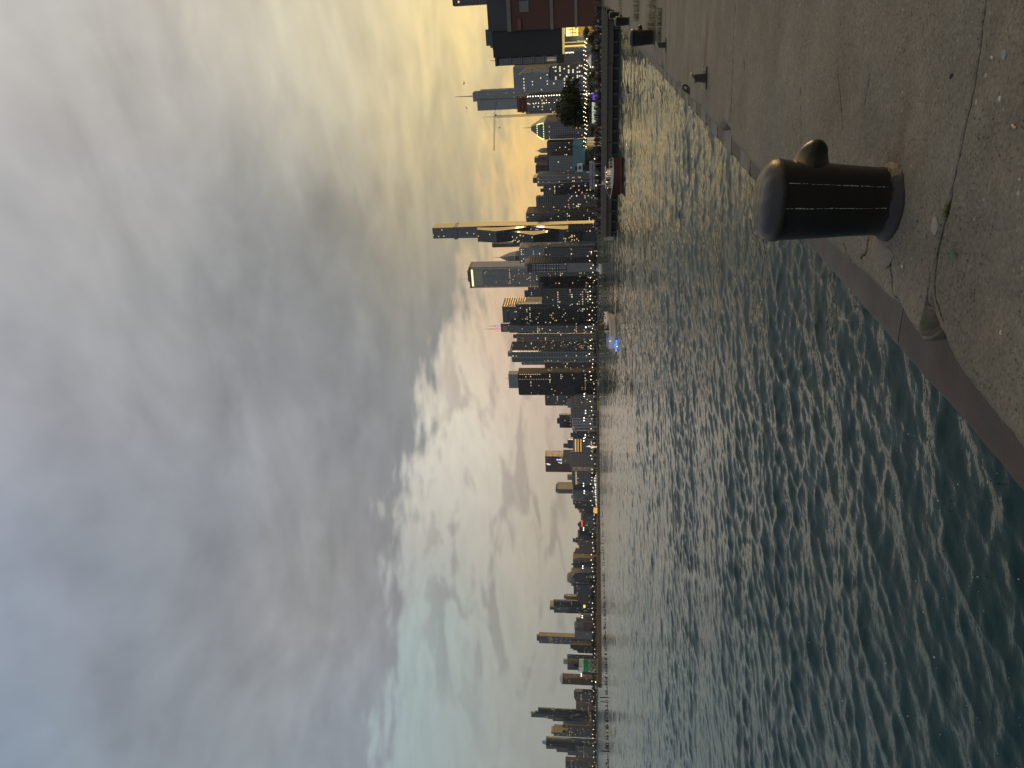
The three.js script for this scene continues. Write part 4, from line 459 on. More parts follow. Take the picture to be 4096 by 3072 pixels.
// ---- middle distance, left of centre
{ const t = tower('red_tower', 'dark red office tower with a small white emblem near its roof', [1803, 1826, 1888, 2182], 2450, { core: 'glassBlack', frame: 'redstone', fh: 4, sh: 1.2, bw: 5.6, pw: 1.6, lit: 0.012 }), { a, b, h } = t.dims; const e = G(); e.add(new THREE.SphereGeometry(3.4, 12, 8), -a * 0.5, h - 9, 0.6).add(new THREE.SphereGeometry(2.2, 10, 8), -a * 0.5 - 1, h - 14, 0.6).add(new THREE.SphereGeometry(2.2, 10, 8), -a * 0.5 + 1.6, h - 4.4, 0.6); const g = e.geo(); mesh('roof_sign', g, M.litWhite, t); }
{ const t = stepTower('art_deco_tower', 'grey stepped stone tower with a floodlit pyramid roof and a blue beacon', 2050, { core: 'glassBlack', frame: 'stone', fh: 4, sh: 1.7, bw: 4, pw: 2, lit: 0.01 }, [[[1820, 1823, 1856, 2252], {}], [[1803, 1807, 1872, 2280], { D: 2035, lit: 0.015 }]]); const f = footprint([1820, 1823, 1856, 2252], 2050), r0 = at(2247, 1829, 2050).x - at(2247, 1851, 2050).x, tip = at(2231, 1840, 2050), b0 = at(2250, 1840, 2050); const g = new THREE.ConeGeometry(r0 * 0.62, tip.y - b0.y, 4); g.rotateY(Math.PI / 4); const p = t.worldToLocal(new THREE.Vector3(tip.x, (tip.y + b0.y) / 2, tip.z - 8)); g.translate(p.x, p.y, p.z); mesh('pyramid_roof', g, std([0.42, 0.46, 0.36], { map: grime }), t); const bl = new THREE.SphereGeometry(2.3, 12, 8); const p2 = t.worldToLocal(new THREE.Vector3(tip.x, tip.y + 1.5, tip.z - 8)); bl.translate(p2.x, p2.y, p2.z); mesh('beacon_lamp', bl, glow([0.16, 0.16, 1.0], 5), t); const fl = G(); for (const s of [-1, 1]) fl.frustum(p.x + s * r0 * 0.38 - 1.6, p.x + s * r0 * 0.38 + 1.6, p.z + 9, p.z + 10, b0.y - CITY + 2, p.x + s * r0 * 0.26 - 0.7, p.x + s * r0 * 0.26 + 0.7, p.z + 6, p.z + 7, b0.y - CITY + 13); fl.make('flood_light', glow([0.75, 0.85, 0.55], 1.1), t); }
tower('stone_building', 'dark sided office block with one long row of small yellow windows', [1868, 1884, 1936, 2289], 1900, { core: 'glassBlack', frame: 'grey', fh: 4, sh: 1.5, bw: 4.4, pw: 1.4, lit: 0.008, cat: 'building', roof: [[0.5, 0.8, 0.3, 0.8, 12, 'pinkstone']] });
{ const t = G(); const f = footprint([1868, 1884, 1936, 2304], 1898); for (let i = 0; i < 24; i++) { const x = -f.a * (i + 0.3) / 24; t.box(x - 1.1, x, f.h - 1, f.h + 1, 2.3, 2.5); } const last = scene.children[scene.children.length - 1]; t.make('lit_window', M.litYellow, last, 'stuff'); }
{ const t = tower('teal_tower', 'narrow tower with a finely gridded grey north side and dark teal front', [1929, 1957, 1974, 2229], 2200, { core: 'glassTeal', frame: 'grey', fh: 3.8, sh: 0.8, bw: 4, pw: 0.9, lit: 0.03, roof: [[0.1, 0.9, 0.1, 0.8, 4, 'slate']] }); }
tower('office_building', 'dark plain block in front of the teal fronted narrow tower', [1932, 1936, 1962, 2294], 1950, { core: 'dark', frame: 'dark', fh: 3.8, sh: 0, bw: 9, pw: 0, lit: 0.01, cat: 'building' });
{ const rows = [[1973, 1976, 2010, 2292, 'pale', 'building with a white floodlit roof terrace left of the teal tower'], [2000, 2003, 2034, 2300, 'slate', 'low dark slate building left of the floodlit roof terrace'], [1976, 1980, 2020, 2324, 'brown', 'low brown block in front of the floodlit terrace building'], [2026, 2029, 2052, 2318, 'pinkstone', 'small pinkish block behind the yellow lit floating box'], [2016, 2020, 2064, 2330, 'stone', 'low stone block with arched windows behind the boats'], [2060, 2062, 2082, 2331, 'grey', 'low grey block to the left of the boats, right of the red sign'], [2078, 2080, 2112, 2331, 'grey', 'long grey hotel with a red roof sign'], [2086, 2090, 2118, 2318, 'slate', 'uneven topped slate building behind the red sign hotel'], [2112, 2116, 2150, 2319, 'slate', 'slate building between the red sign hotel and the framed roof structure'], [2148, 2151, 2172, 2312, 'grey', 'grey building that carries an open framed roof structure'], [2160, 2164, 2196, 2317, 'stone', 'stone striped block left of the open framed roof structure'], [2192, 2196, 2214, 2303, 'pinkstone', 'narrow pale block with a square upper storey, beside the broad dark one'], [2200, 2204, 2240, 2301, 'dark', 'broad dark block with a flat pale roof band'], [2236, 2238, 2252, 2293, 'pinkstone', 'pinkish brick block with a lit column of windows'], [2250, 2254, 2268, 2294, 'dark', 'dark narrow block beside the pinkish brick block'], [2262, 2266, 2296, 2297, 'bluegrey', 'blue grey glass block behind the tall white floodlight mast'], [2292, 2296, 2330, 2300, 'dark', 'dark block just right of the domed hotel'], [2336, 2340, 2378, 2296, 'slate', 'dark slate block left of the domed hotel'], [2374, 2378, 2410, 2312, 'brown', 'brown block at the foot of the golden topped tower']];
  for (const [yR, yC, yL, xT, f, label] of rows) tower('city_block', label, [yR, yC, yL, xT], 2350 + (yC % 7) * 30, { core: 'glassBlack', frame: f, fh: 3.9, sh: 1.3, bw: 4.6, pw: 1.3, lit: 0.03, cat: 'building', roof: yC % 3 ? [[0.2, 0.55, 0.2, 0.8, 5, f]] : [] });
  const p = at(2329, 2094, 2330), s = thing('roof_sign', 'red glowing sign along the roof of the long grey hotel', 'sign', [p.x, p.y, p.z], GRID); const g = G(); for (let i = 0; i < 9; i++) { g.box(-12 + i * 2.9, -12 + i * 2.9 + 0.7, -1, 3.2, 0, 0.5); g.box(-12 + i * 2.9, -12 + i * 2.9 + 1.9, i % 2 ? 2.4 : -1, i % 2 ? 3.2 : -0.2, 0, 0.5); g.box(-12 + i * 2.9, -12 + i * 2.9 + 1.7, 0.8, 1.4, 0, 0.5); } g.make('sign_letter', M.red, s); G().box(-12.5, 14, -1.6, -1.2, -0.3, 0.8).make('frame', M.dark, s);
  const q = at(2312, 2160, 2350), k = thing('roof_structure', 'open framed rooftop structure like a viewing box, left of the red sign', 'roof structure', [q.x, q.y, q.z], GRID), w = G(), d = G(); w.box(-7, 7, 0, 1, -7, 7).box(-7, -6, 0, 8, 6, 7).box(6, 7, 0, 8, 6, 7).box(-7, 7, 7.5, 8.5, 6, 7).box(-5, 7, 13, 14, -3, 6).box(-5, -4.2, 8.5, 16, 5, 6).box(4, 5, 8.5, 16, 5, 6).box(-6, 9, 16, 17.2, -4, 6.5); w.make('frame', M.pale, k); d.box(-6, 6, 1, 7.5, -6, 5.5).box(-4, 4, 8.5, 16, -3, 4.5).box(-9, -5, 10, 11, 0, 1); d.make('room', M.black, k);
  const c = footprint([2303, 2308, 2344, 2284], 2400), h = thing('domed_hotel', 'broad hotel with an eight sided stepped dome on its roof', 'hotel', [c.x, CITY, c.z], GRID); mesh('wall', boxGeo(-c.a, 0, 0, c.h, -40, 0), M.glassBlack, h); facade(h, c.a, 40, 0, c.h, { frame: 'stone', fh: 4, sh: 1.6, bw: 4.4, pw: 1.6, lit: 0.05 }, rng(7)); const dd = new THREE.LatheGeometry([[c.a * 0.47, 0], [c.a * 0.47, 6], [c.a * 0.44, 6.4], [c.a * 0.40, 9], [c.a * 0.37, 9.2], [c.a * 0.35, 13], [0.1, 14.5]].map(([x, y]) => new THREE.Vector2(x, y)), 8); const df = dd.toNonIndexed(); df.computeVertexNormals(); df.translate(-c.a / 2, c.h, -18); mesh('dome', df, M.stone, h); }
// ---- far left group
tower('apartment_tower', 'small tower with a pinkish north side tucked against the golden topped tower', [2376, 2386, 2400, 2265], 2900, { core: 'glassDark', frame: 'pinkstone', band: 'slate', fh: 3.6, sh: 0.5, bw: 6, pw: 0.4, lit: 0.05, roof: [[0.1, 0.8, 0.1, 0.8, 8, 'slate']] });
stepTower('gold_topped_tower', 'glass tower with golden upper storeys and a bright yellow entrance at its foot', 2950, { core: 'glassTeal', frame: 'slate', band: 'slate', fh: 3.6, sh: 0.4, bw: 7, pw: 0.5, lit: 0.06 }, [[[2404, 2428, 2441, 2199], {}], [[2398, 2402, 2452, 2214], {}]]);
{ const o = scene.children[scene.children.length - 1], p = at(2338, 2425, 2944), q = o.worldToLocal(p.clone()); G().box(q.x - 9, q.x + 7, q.y - 4, q.y + 5, 0.8, 1.6).make('lit_window', glow([1, 0.8, 0.25], 1.1), o); }
stepTower('stone_building', 'wide grey stepped stone building between two golden towers', 2700, { core: 'glassBlack', frame: 'stone', fh: 4, sh: 1.8, bw: 4.4, pw: 1.8, lit: 0.006, cat: 'building' }, [[[2486, 2490, 2516, 2297], {}], [[2470, 2474, 2530, 2304], {}], [[2454, 2458, 2474, 2322], {}], [[2524, 2526, 2556, 2299], { frame: 'grey' }], [[2484, 2488, 2526, 2334], { frame: 'brown', D: 2670 }]]);
stepTower('slim_tower', 'slim dark blue tower whose north side shines gold, tallest of its neighbours', 3150, { core: 'glassTeal', frame: 'slate', fh: 3.5, sh: 0.3, bw: 6, pw: 0.3, lit: 0.07 }, [[[2531, 2546, 2575, 2155], { cap: [0.2, 10, 'dark'] }], [[2546, 2549, 2582, 2296], { lit: 0.12, D: 3120 }]]);
stepTower('stepped_tower', 'dark tower stepping down in four stages beside the slim gold sided tower', 2900, { core: 'glassBlack', frame: 'slate', fh: 3.8, sh: 0.9, bw: 4.4, pw: 0.8, lit: 0.02 }, [[[2578, 2580, 2596, 2281], {}], [[2580, 2583, 2602, 2292], {}], [[2584, 2587, 2608, 2308], {}], [[2590, 2592, 2612, 2312], {}]]);
tower('apartment_tower', 'pair of grey ribbed apartment slabs behind the green harbor light', [2618, 2624, 2660, 2270], 2900, { core: 'glassBlack', frame: 'grey', band: 'slate', fh: 3.2, sh: 0.8, bw: 6, pw: 1.4, lit: 0.03, roof: [[0.5, 1, 0.2, 0.9, 16, 'pale']] });
tower('apartment_tower', 'darker slab partly hidden behind the lantern of the green harbor light', [2658, 2660, 2680, 2271], 2850, { core: 'glassBlack', frame: 'slate', fh: 3.2, sh: 0.8, bw: 5, pw: 1, lit: 0.05 });
tower('apartment_tower', 'low grey block just left of the green harbor light', [2676, 2678, 2700, 2330], 2800, { core: 'glassBlack', frame: 'grey', fh: 3.2, sh: 1, bw: 5, pw: 1, lit: 0.02, cat: 'building' });
{ const t = tower('brown_dome_tower', 'red brown tower with a pale rounded dome roof', [2695, 2712, 2738, 2252], 2750, { core: 'glassBrown', frame: 'brown', fh: 3.4, sh: 1.2, bw: 4.6, pw: 1.2, lit: 0.03 }), { a, b, h } = t.dims; const d = new THREE.LatheGeometry([[a * 0.62, 0], [a * 0.6, 3], [a * 0.45, 7], [a * 0.34, 9], [a * 0.3, 11], [a * 0.1, 13], [0.1, 14]].map(([x, y]) => new THREE.Vector2(x, y)), 16); d.translate(-a / 2, h + 1, -b / 2); mesh('dome', d, M.pale, t); }
tower('apartment_tower', 'plain squat grey green tower standing alone left of the dome roofed tower', [2756, 2768, 2803, 2301], 2800, { core: 'glassDark', frame: 'slate', fh: 3.2, sh: 0.7, bw: 5, pw: 0.6, lit: 0.05, roof: [[0.1, 0.8, 0.1, 0.8, 4, 'slate']] });
tower('city_block', 'small block with a pink roof house between the squat tower and the ribbed block', [2802, 2804, 2816, 2324], 2900, { core: 'glassBlack', frame: 'grey', fh: 3.4, sh: 1, bw: 5, pw: 1, lit: 0.03, cat: 'building', roof: [[0, 1, 0, 0.8, 5, 'pinkstone']] });
tower('ribbed_block', 'pale vertically ribbed block right at the foot of the tallest stepped tower', [2814, 2816, 2842, 2305], 2850, { core: 'glassBrown', frame: 'pinkstone', fh: 3.4, sh: 0, bw: 5.4, pw: 2.4, lit: 0.04, cat: 'building' });
stepTower('stepped_skyscraper', 'tallest stepped tower of the far left group, thin slabs rising to one side', 3000, { core: 'glassTeal', frame: 'slate', band: 'slate', fh: 3.3, sh: 0.5, bw: 6, pw: 0.5, lit: 0.06 }, [[[2850, 2858, 2872, 2123], {}], [[2832, 2836, 2858, 2152], {}], [[2846, 2850, 2866, 2140], {}], [[2854, 2862, 2878, 2187], {}], [[2868, 2872, 2886, 2210], {}], [[2880, 2884, 2898, 2253], {}], [[2836, 2840, 2896, 2290], { D: 2970 }]]);
stepTower('apartment_tower', 'broad teal apartment tower with two small golden roof boxes', 2950, { core: 'glassTeal', frame: 'slate', band: 'slate', fh: 3.3, sh: 0.5, bw: 7, pw: 0.4, lit: 0.08 }, [[[2900, 2932, 2946, 2214], { cap: [0.15, 10, 'gold'] }], [[2896, 2900, 2912, 2252], { cap: [0.1, 4, 'gold'] }], [[2896, 2904, 2944, 2272], { D: 2920, core: 'glassBlack', frame: 'slate' }]]);
{ const t = stepTower('blue_domed_tower', 'far left tower with a pale blue rounded cap and one golden edge', 2850, { core: 'glassTeal', frame: 'slate', fh: 3.3, sh: 0.35, bw: 6, pw: 0.3, lit: 0.03 }, [[[2964, 2978, 2996, 2184], {}], [[2948, 2954, 2966, 2184], { frame: 'pale' }], [[2984, 2986, 2998, 2184], {}], [[2990, 2993, 3010, 2226], {}], [[3000, 3004, 3022, 2270], {}], [[2980, 2984, 3030, 2302], { D: 2820 }]]); const c = at(2168, 2974, 2850), e = at(2184, 2974, 2850), g = new THREE.SphereGeometry(1, 24, 12, 0, 6.2832, 0, Math.PI / 2); g.scale(10.5, e.y * 0 + (c.y - e.y) * 1.1, 9); const p = t.worldToLocal(new THREE.Vector3(e.x, e.y, e.z - 10)); g.translate(p.x, p.y, p.z); mesh('dome', g, phys([0.18, 0.34, 0.46], { roughness: 0.15, ior: 1.7 }), t); }
tower('office_tower', 'squat dark tower with pale ribs, cut by the far left edge of the view', [3028, 3046, 3100, 2263], 2700, { core: 'glassBlack', frame: 'slate', fh: 3.5, sh: 0.6, bw: 5, pw: 0.5, lit: 0.06 });
// ---------------------------------------------------------------- the far pier arm across the water, right
const J = [78.7, -150];
const armN = (y, b, xp = 2370) => { const V = (xp - 2048) / F, m = (1536 - y) / F / (CP + V * SP); return (m * (150 + 0.881 * b) - 78.7 - 0.473 * b) / (0.881 + 0.473 * m); };   // how far north along the arm, for a place in view, b metres behind its edge
const armD = (n, b) => 150 - 0.473 * n + 0.881 * b;
const armP = (n, b, y = 0.26) => new THREE.Vector3(J[0] + 0.881 * n + 0.473 * b, y, J[1] + 0.473 * n - 0.881 * b);
const armY = (xp, n, b) => at(xp, 400, armD(n, b)).y;
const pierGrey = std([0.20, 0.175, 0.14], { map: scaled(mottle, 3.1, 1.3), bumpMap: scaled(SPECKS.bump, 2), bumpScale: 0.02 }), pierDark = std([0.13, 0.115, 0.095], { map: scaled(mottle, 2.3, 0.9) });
const END = armN(951, 0);
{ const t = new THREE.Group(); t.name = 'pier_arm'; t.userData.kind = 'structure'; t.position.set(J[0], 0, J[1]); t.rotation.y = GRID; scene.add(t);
  G().box(END, 70, 0.1, 0.25, -70, -0.8).make('deck', pierGrey, t); G().box(END + 0.2, 70, LAKE - 1, 0.1, -70, -1.5).make('shade_backing', M.black, t);  // black backing stands in for the shadow below the deck
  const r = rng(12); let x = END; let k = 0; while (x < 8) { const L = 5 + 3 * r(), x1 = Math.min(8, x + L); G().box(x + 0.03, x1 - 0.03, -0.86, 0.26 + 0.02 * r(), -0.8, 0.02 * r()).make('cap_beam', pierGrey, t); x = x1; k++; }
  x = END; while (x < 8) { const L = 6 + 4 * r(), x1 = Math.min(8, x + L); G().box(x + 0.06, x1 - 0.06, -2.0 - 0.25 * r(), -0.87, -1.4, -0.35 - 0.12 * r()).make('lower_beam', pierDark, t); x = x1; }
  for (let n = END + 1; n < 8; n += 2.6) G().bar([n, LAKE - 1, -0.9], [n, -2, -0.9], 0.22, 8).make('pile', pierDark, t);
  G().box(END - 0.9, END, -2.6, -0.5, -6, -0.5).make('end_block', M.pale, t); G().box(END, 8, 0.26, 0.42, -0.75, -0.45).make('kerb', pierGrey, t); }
const brick = tex(256, (x, y) => { const r = Math.floor(y * 32), v = 1 + 0.22 * noise(Math.floor((x + (r % 2) * 0.03) * 16) * 1.7 + 0.3, r * 1.3 + 0.4) + 0.15 * tn(x, y, 6, 4), j = (y * 32 % 1) < 0.14 ? 0.75 : 1; return [200 * v * j, 198 * v * j, 196 * v * j]; });
{ // brick and slate hotel on the pier
  const bk = 17, t = thing('pier_hotel', 'big brick and dark slate pier hotel with a yellow lit lobby at its corner', 'hotel', [J[0], 0.25, J[1]], GRID), X = (y, xp = 2150, b = bk) => armN(y, b, xp), H = (xp, y = 150, b = bk) => armY(xp, X(y, xp, b), b) - 0.25;
  const xs = X(117), xw = X(257), xg = X(222), z = -bk, brickM = std([0.135, 0.060, 0.048], { map: scaled(brick, 2.4, 2.4) });
  G().box(xs, 46, 0, H(2034), z - 22, z + 0.9).make('brick_wall', brickM, t);
  for (const [a, b] of [[2300, 2311], [2204, 2216], [2034, 2049]]) G().box(xs - 0.15, 46, H(b), H(a), z, z + 1.15).make('stone_band', std([0.24, 0.22, 0.205], { map: scaled(mottle, 4) }), t);
  G().box(xs + 0.1, 46, H(2034), H(1956), z - 22, z + 0.35).make('slate_parapet', M.dark, t); G().box(X(40), X(0), H(2117), H(2088), z + 0.9, z + 1.0).make('window', M.glassDark, t); { const w = G(), a = X(40), b = X(0), c = H(2117), d = H(2088); w.box(a - 0.2, a, c, d, z + 0.9, z + 1.1).box(a - 0.2, b, d, d + 0.2, z + 0.9, z + 1.1).box(a - 0.2, b, c - 0.2, c, z + 0.9, z + 1.1); w.make('window_frame', M.grey, t); } G().box(X(72), X(115), H(2088), H(2076), z + 0.9, z + 1.3).make('lamp_bracket', M.redstone, t);
  G().box(xg, xs, H(2247), H(1969), z - 24, z).make('slate_wall', std([0.030, 0.031, 0.034], { map: scaled(mottle, 5), roughness: 0.7 }), t);
  G().box(xw, xg, H(2247), H(1975), z - 24, z - 0.9).make('end_wall', M.dark, t); G().box(xw, xg, H(1983), H(1974), z - 0.9, z - 0.1).make('roof_edge', M.dark, t); G().box(xw, xg, H(2250), H(2226), z - 0.9, z - 0.1).make('base_band', M.black, t);
  const ys = [2224, 2180, 2132, 2082, 2036, 1986]; for (let i = 0; i < 5; i++) { const y0 = H(ys[i]), y1 = H(ys[i + 1]), f = G(), a = xw + 0.5, b = xg - 0.3; f.box(xw + 0.2, xg, y0 - 0.14, y0 + 0.14, z - 0.85, z - 0.2).box(a - 0.3, a, y0 + 0.14, y1 - 0.14, z - 0.85, z - 0.4).box(b - 0.3, b, y0 + 0.14, y1 - 0.14, z - 0.85, z - 0.4).box((a + b) / 2 - 0.08, (a + b) / 2 + 0.08, y0 + 0.14, y1 - 0.14, z - 0.85, z - 0.6); f.make('window_frame', std([0.17, 0.175, 0.18]), t); G().box(a, b, y0 + 0.2, y1 - 0.2, z - 0.8, z - 0.75).make('window_pane', i === 0 ? glow([0.9, 0.7, 0.45], 0.28) : M.glassDark, t); G().box(xw, xg, y0 + 0.5, y0 + 0.62, z - 0.2, z - 0.1).make('balcony_rail', M.steel, t); }
  { const s = G(); s.box(xw - 0.5, xw - 0.05, H(2226), H(2050), z - 20, z - 1); s.make('north_strip', M.gold, t); }
  // lobby under the slate block
  const ly0 = 0.4, ly1 = H(2249); G().box(xg, xs, ly1 - 0.45, ly1, z - 6, z - 0.2).make('lobby_ceiling', glow([1.0, 0.70, 0.22], 0.5), t); G().box(xg, xs, ly0, ly1 - 0.46, z - 7, z - 6).make('lobby_wall', std([0.40, 0.30, 0.12]), t); G().box(X(153), X(117), H(2312), H(2264), z - 1.6, z - 1.5).make('lit_window', glow([1.0, 0.70, 0.14], 1.5), t); G().box(X(151), X(128), H(2276), H(2266), z - 1.5, z - 1.4).make('lit_window', glow([1.0, 0.86, 0.4], 3.0), t);
  { const g = G(); for (const y of [126, 140]) g.bar([X(y), H(2312), z - 1.35], [X(y), H(2270), z - 1.35], 0.07, 4); for (const x of [2290, 2303]) g.bar([X(117), H(x), z - 1.35], [X(153), H(x), z - 1.35], 0.06, 4); g.make('glazing_bar', M.black, t); } for (const y of [176, 205]) G().box(X(y), X(y - 3), ly0, ly1, z - 1, z - 0.3).make('column', std([0.30, 0.30, 0.29]), t); for (const [y, w] of [[190, 7], [178, 2]]) G().box(X(y + w), X(y), H(2340), H(2252), z - 2.2, z - 2.1).make('lit_window', glow([1.0, 0.68, 0.16], 0.9), t); G().box(xw, xg + 4, ly0, ly1, z - 10, z - 2.5).make('lobby_glass', M.glassDark, t); G().box(X(215), X(200), ly0, H(2252), z - 2.5, z - 0.4).make('grey_pier', M.bluegrey, t); { const g = G(); for (let i = 0; i < 7; i++) g.add(new THREE.SphereGeometry(0.16, 8, 6), X(219 - i % 3), H(2262 + i * 5), z - 0.9); g.make('ceiling_lamp', glow([1, 0.8, 0.4], 2), t); }
  for (const [a, b, xt] of [[108, 175, 1936], [100, 112, 1950], [174, 184, 1952], [182, 191, 1961]]) G().box(X(b), X(a), H(1970), H(xt), z - 12, z - 3).make('roof_house', M.slate, t);
  G().bar([X(238), H(1972), z - 4], [X(238), H(1948), z - 4], 0.06, 4).make('mast', M.dark, t);
  const lamp = new THREE.PointLight(rgb(1, 0.75, 0.3), 60); lamp.position.copy(armP(X(140), bk + 1.2, 5)); lamp.castShadow = true; lamp.name = 'lobby_light'; scene.add(lamp); }
{ // teal roofed pavilion
  const b = 6, t = thing('pavilion', 'dark pier pavilion with a sloping teal metal roof and white gable end', 'pavilion', [J[0], 0.25, J[1]], GRID), X = (y, xp = 2340) => armN(y, b, xp), H = (xp) => armY(xp, X(630), b) - 0.25, x0 = X(690), x1 = X(592), x2 = X(562), ye = H(2339), yr = H(2291);
  G().box(x0 + 0.4, x1 - 0.3, 0, ye - 0.1, -b - 7, -b - 0.3).make('wall', std([0.03, 0.033, 0.036], { roughness: 0.5 }), t);
  const roof = std([0.055, 0.155, 0.175], { roughness: 0.45, metalness: 0.3, map: scaled(mottle, 3) }); G().quad([x0 - 0.3, ye, -b + 0.3], [x1, ye, -b + 0.3], [x1, yr, -b - 3.8], [x0 - 0.1, yr, -b - 3.8]).quad([x1, ye, -b - 8], [x0 - 0.3, ye, -b - 8], [x0 - 0.1, yr, -b - 3.82], [x1, yr, -b - 3.82]).quad([x0 - 0.3, ye - 0.16, -b + 0.3], [x1, ye - 0.16, -b + 0.3], [x1, ye, -b + 0.3], [x0 - 0.3, ye, -b + 0.3]).make('roof', roof, t); G().quad([x1 + 0.2, ye + 0.7, -b], [x2, H(2338), -b], [x2 + 0.3, H(2296), -b - 3], [x1 + 0.2, yr + 0.1, -b - 3.5]).make('side_roof', roof, t);
  { const g = G(); for (let i = 0; i <= 16; i++) { const x = lerp(x0, x1, i / 16); g.bar([x, ye + 0.04, -b + 0.3], [x, yr + 0.04, -b - 3.8], 0.035, 4); } g.make('roof_seam', roof, t); }
  G().box(x0 - 0.2, x0 + 0.3, 0, ye - 0.2, -b - 7, -b - 0.1).make('gable_wall', M.white, t); for (const y of [566, 578]) G().box(X(y), X(y - 2), 0, H(2344), -b - 1.2, -b - 0.9).make('column', M.tan, t); G().box(x1, x2, 0, H(2348), -b - 4, -b - 3.9).make('lit_window', glow([1, 0.75, 0.4], 0.35), t); G().add(new THREE.SphereGeometry(0.10, 10, 8), X(637), 1.7, -b - 0.2).make('wall_lamp', M.lampWarm, t); }
{ // white kiosk with a life ring and a sign post
  const b = 2.6, t = thing('white_kiosk', 'white fronted ticket kiosk with bright counter light beside the red boat', 'kiosk', [J[0], 0.25, J[1]], GRID), X = (y, xp = 2370) => armN(y, b, xp), H = (xp) => armY(xp, X(710), b) - 0.25; G().box(X(757), X(652), H(2381), H(2358), -b - 2.6, -b).make('fascia', std([0.42, 0.43, 0.45], { map: scaled(mottle, 4) }), t); G().box(X(757), X(652), H(2371), H(2369), -b, -b + 0.03).make('fascia_line', M.slate, t); G().box(X(753), X(655), 0, H(2381), -b - 2.6, -b - 1.8).make('back_wall', M.slate, t); for (const y of [752, 722, 690, 657]) G().box(X(y), X(y - 2), 0, H(2381), -b - 0.3, -b - 0.1).make('post', M.white, t); G().box(X(716), X(692), 0.9, H(2383), -b - 1.7, -b - 1.5).make('lit_window', glow([0.9, 1, 0.92], 0.9), t); G().box(X(735), X(725), 0.8, 1.9, -b - 1.7, -b - 1.5).make('lit_window', glow([1, 0.72, 0.2], 0.7), t);
  const ring = new THREE.TorusGeometry(0.36, 0.10, 10, 28), p = armP(X(710), b - 0.1, H(2363) + 0.25), lr = thing('life_ring', 'red and white life ring hung on the white kiosk front', 'life ring', p, GRID); mesh('ring', ring, std([0.42, 0.08, 0.06]), lr); { const g = G(); for (let i = 0; i < 4; i++) { const a = i * Math.PI / 2 + 0.4; g.add(new THREE.SphereGeometry(0.115, 8, 6), Math.cos(a) * 0.36, Math.sin(a) * 0.36, 0); } g.make('white_band', M.white, lr); }
  const s = thing('sign_post', 'tall white and black sign pillar next to the teal roofed pavilion', 'sign', armP(X(675), b + 2, 0.25), GRID), hs = (xp) => armY(xp, X(675), b + 2) - 0.25; G().box(-0.7, 0.55, 0, hs(2330), -0.3, 0.2).make('dark_post', M.black, s); G().box(-0.9, 0.9, hs(2330), hs(2309), -0.3, 0.3).make('white_panel', M.white, s); G().box(-0.4, 0.4, hs(2326), hs(2314), 0.3, 0.34).make('emblem', M.slate, s); G().box(-0.5, 0.2, hs(2309), hs(2300), -0.2, 0.2).make('finial', M.black, s); }
{ // string lights on poles
  const b = 5, t = thing('string_lights', 'two strings of bright white bulbs swagged along the pier promenade', 'string lights', [J[0], 0.25, J[1]], GRID), bulb = new THREE.SphereGeometry(0.075, 10, 8), bm = glow([1.0, 0.80, 0.46], 7), wire = G(), r = rng(21); const ys = []; for (let y = 134; y < 590; y += 14.5 + 6 * r()) ys.push(y);
  for (const [dx, db] of [[2338, 0], [2345, -1.5]]) { let prev = null; ys.forEach((y, i) => { const xp = dx + 3.2 * Math.sin(i * 0.9 + dx), n = armN(y + (db ? 4 : 0), b + db, xp), p = [n, armY(xp, n, b + db) - 0.25, -b - db]; const m = mesh('bulb_lamp', bulb, bm, t); m.position.set(...p); if (prev) wire.bar(prev, p, 0.012, 3); prev = p; if (i % 6 === 2 && !db) { const L = new THREE.PointLight(rgb(1, 0.84, 0.52), 9); L.position.copy(armP(n, b + db, p[1] + 0.25)); L.castShadow = true; L.name = 'bulb_light'; scene.add(L); } }); } wire.make('cable', M.black, t);
  const pole = thing('light_pole', 'slim dark pole holding up the pier string lights', 'pole', armP(armN(150, 5), 5, 0.25), 0, 'poles of the string lights'); G().bar([0, 0, 0], [0, 4.9, 0], 0.06, 8).make('shaft', M.black, pole); G().bar([0, 0, 0], [0, 0.3, 0], 0.13, 8).make('foot', M.black, pole); for (const y of [236, 322, 408, 500, 580]) copyOf(pole, null, armP(armN(y, 5), 5, 0.25), 0); }
{ const u = thing('patio_umbrella', 'closed white sun umbrella among the crowd left of the hotel lobby', 'umbrella', armP(armN(244, 4), 4, 0.25), 0); G().bar([0, 0, 0], [0, 3.2, 0], 0.05, 8).make('pole', M.steel, u); const c = new THREE.ConeGeometry(1.6, 1.0, 8); c.translate(0, 2.9, 0); mesh('canopy', c, M.white, u); }
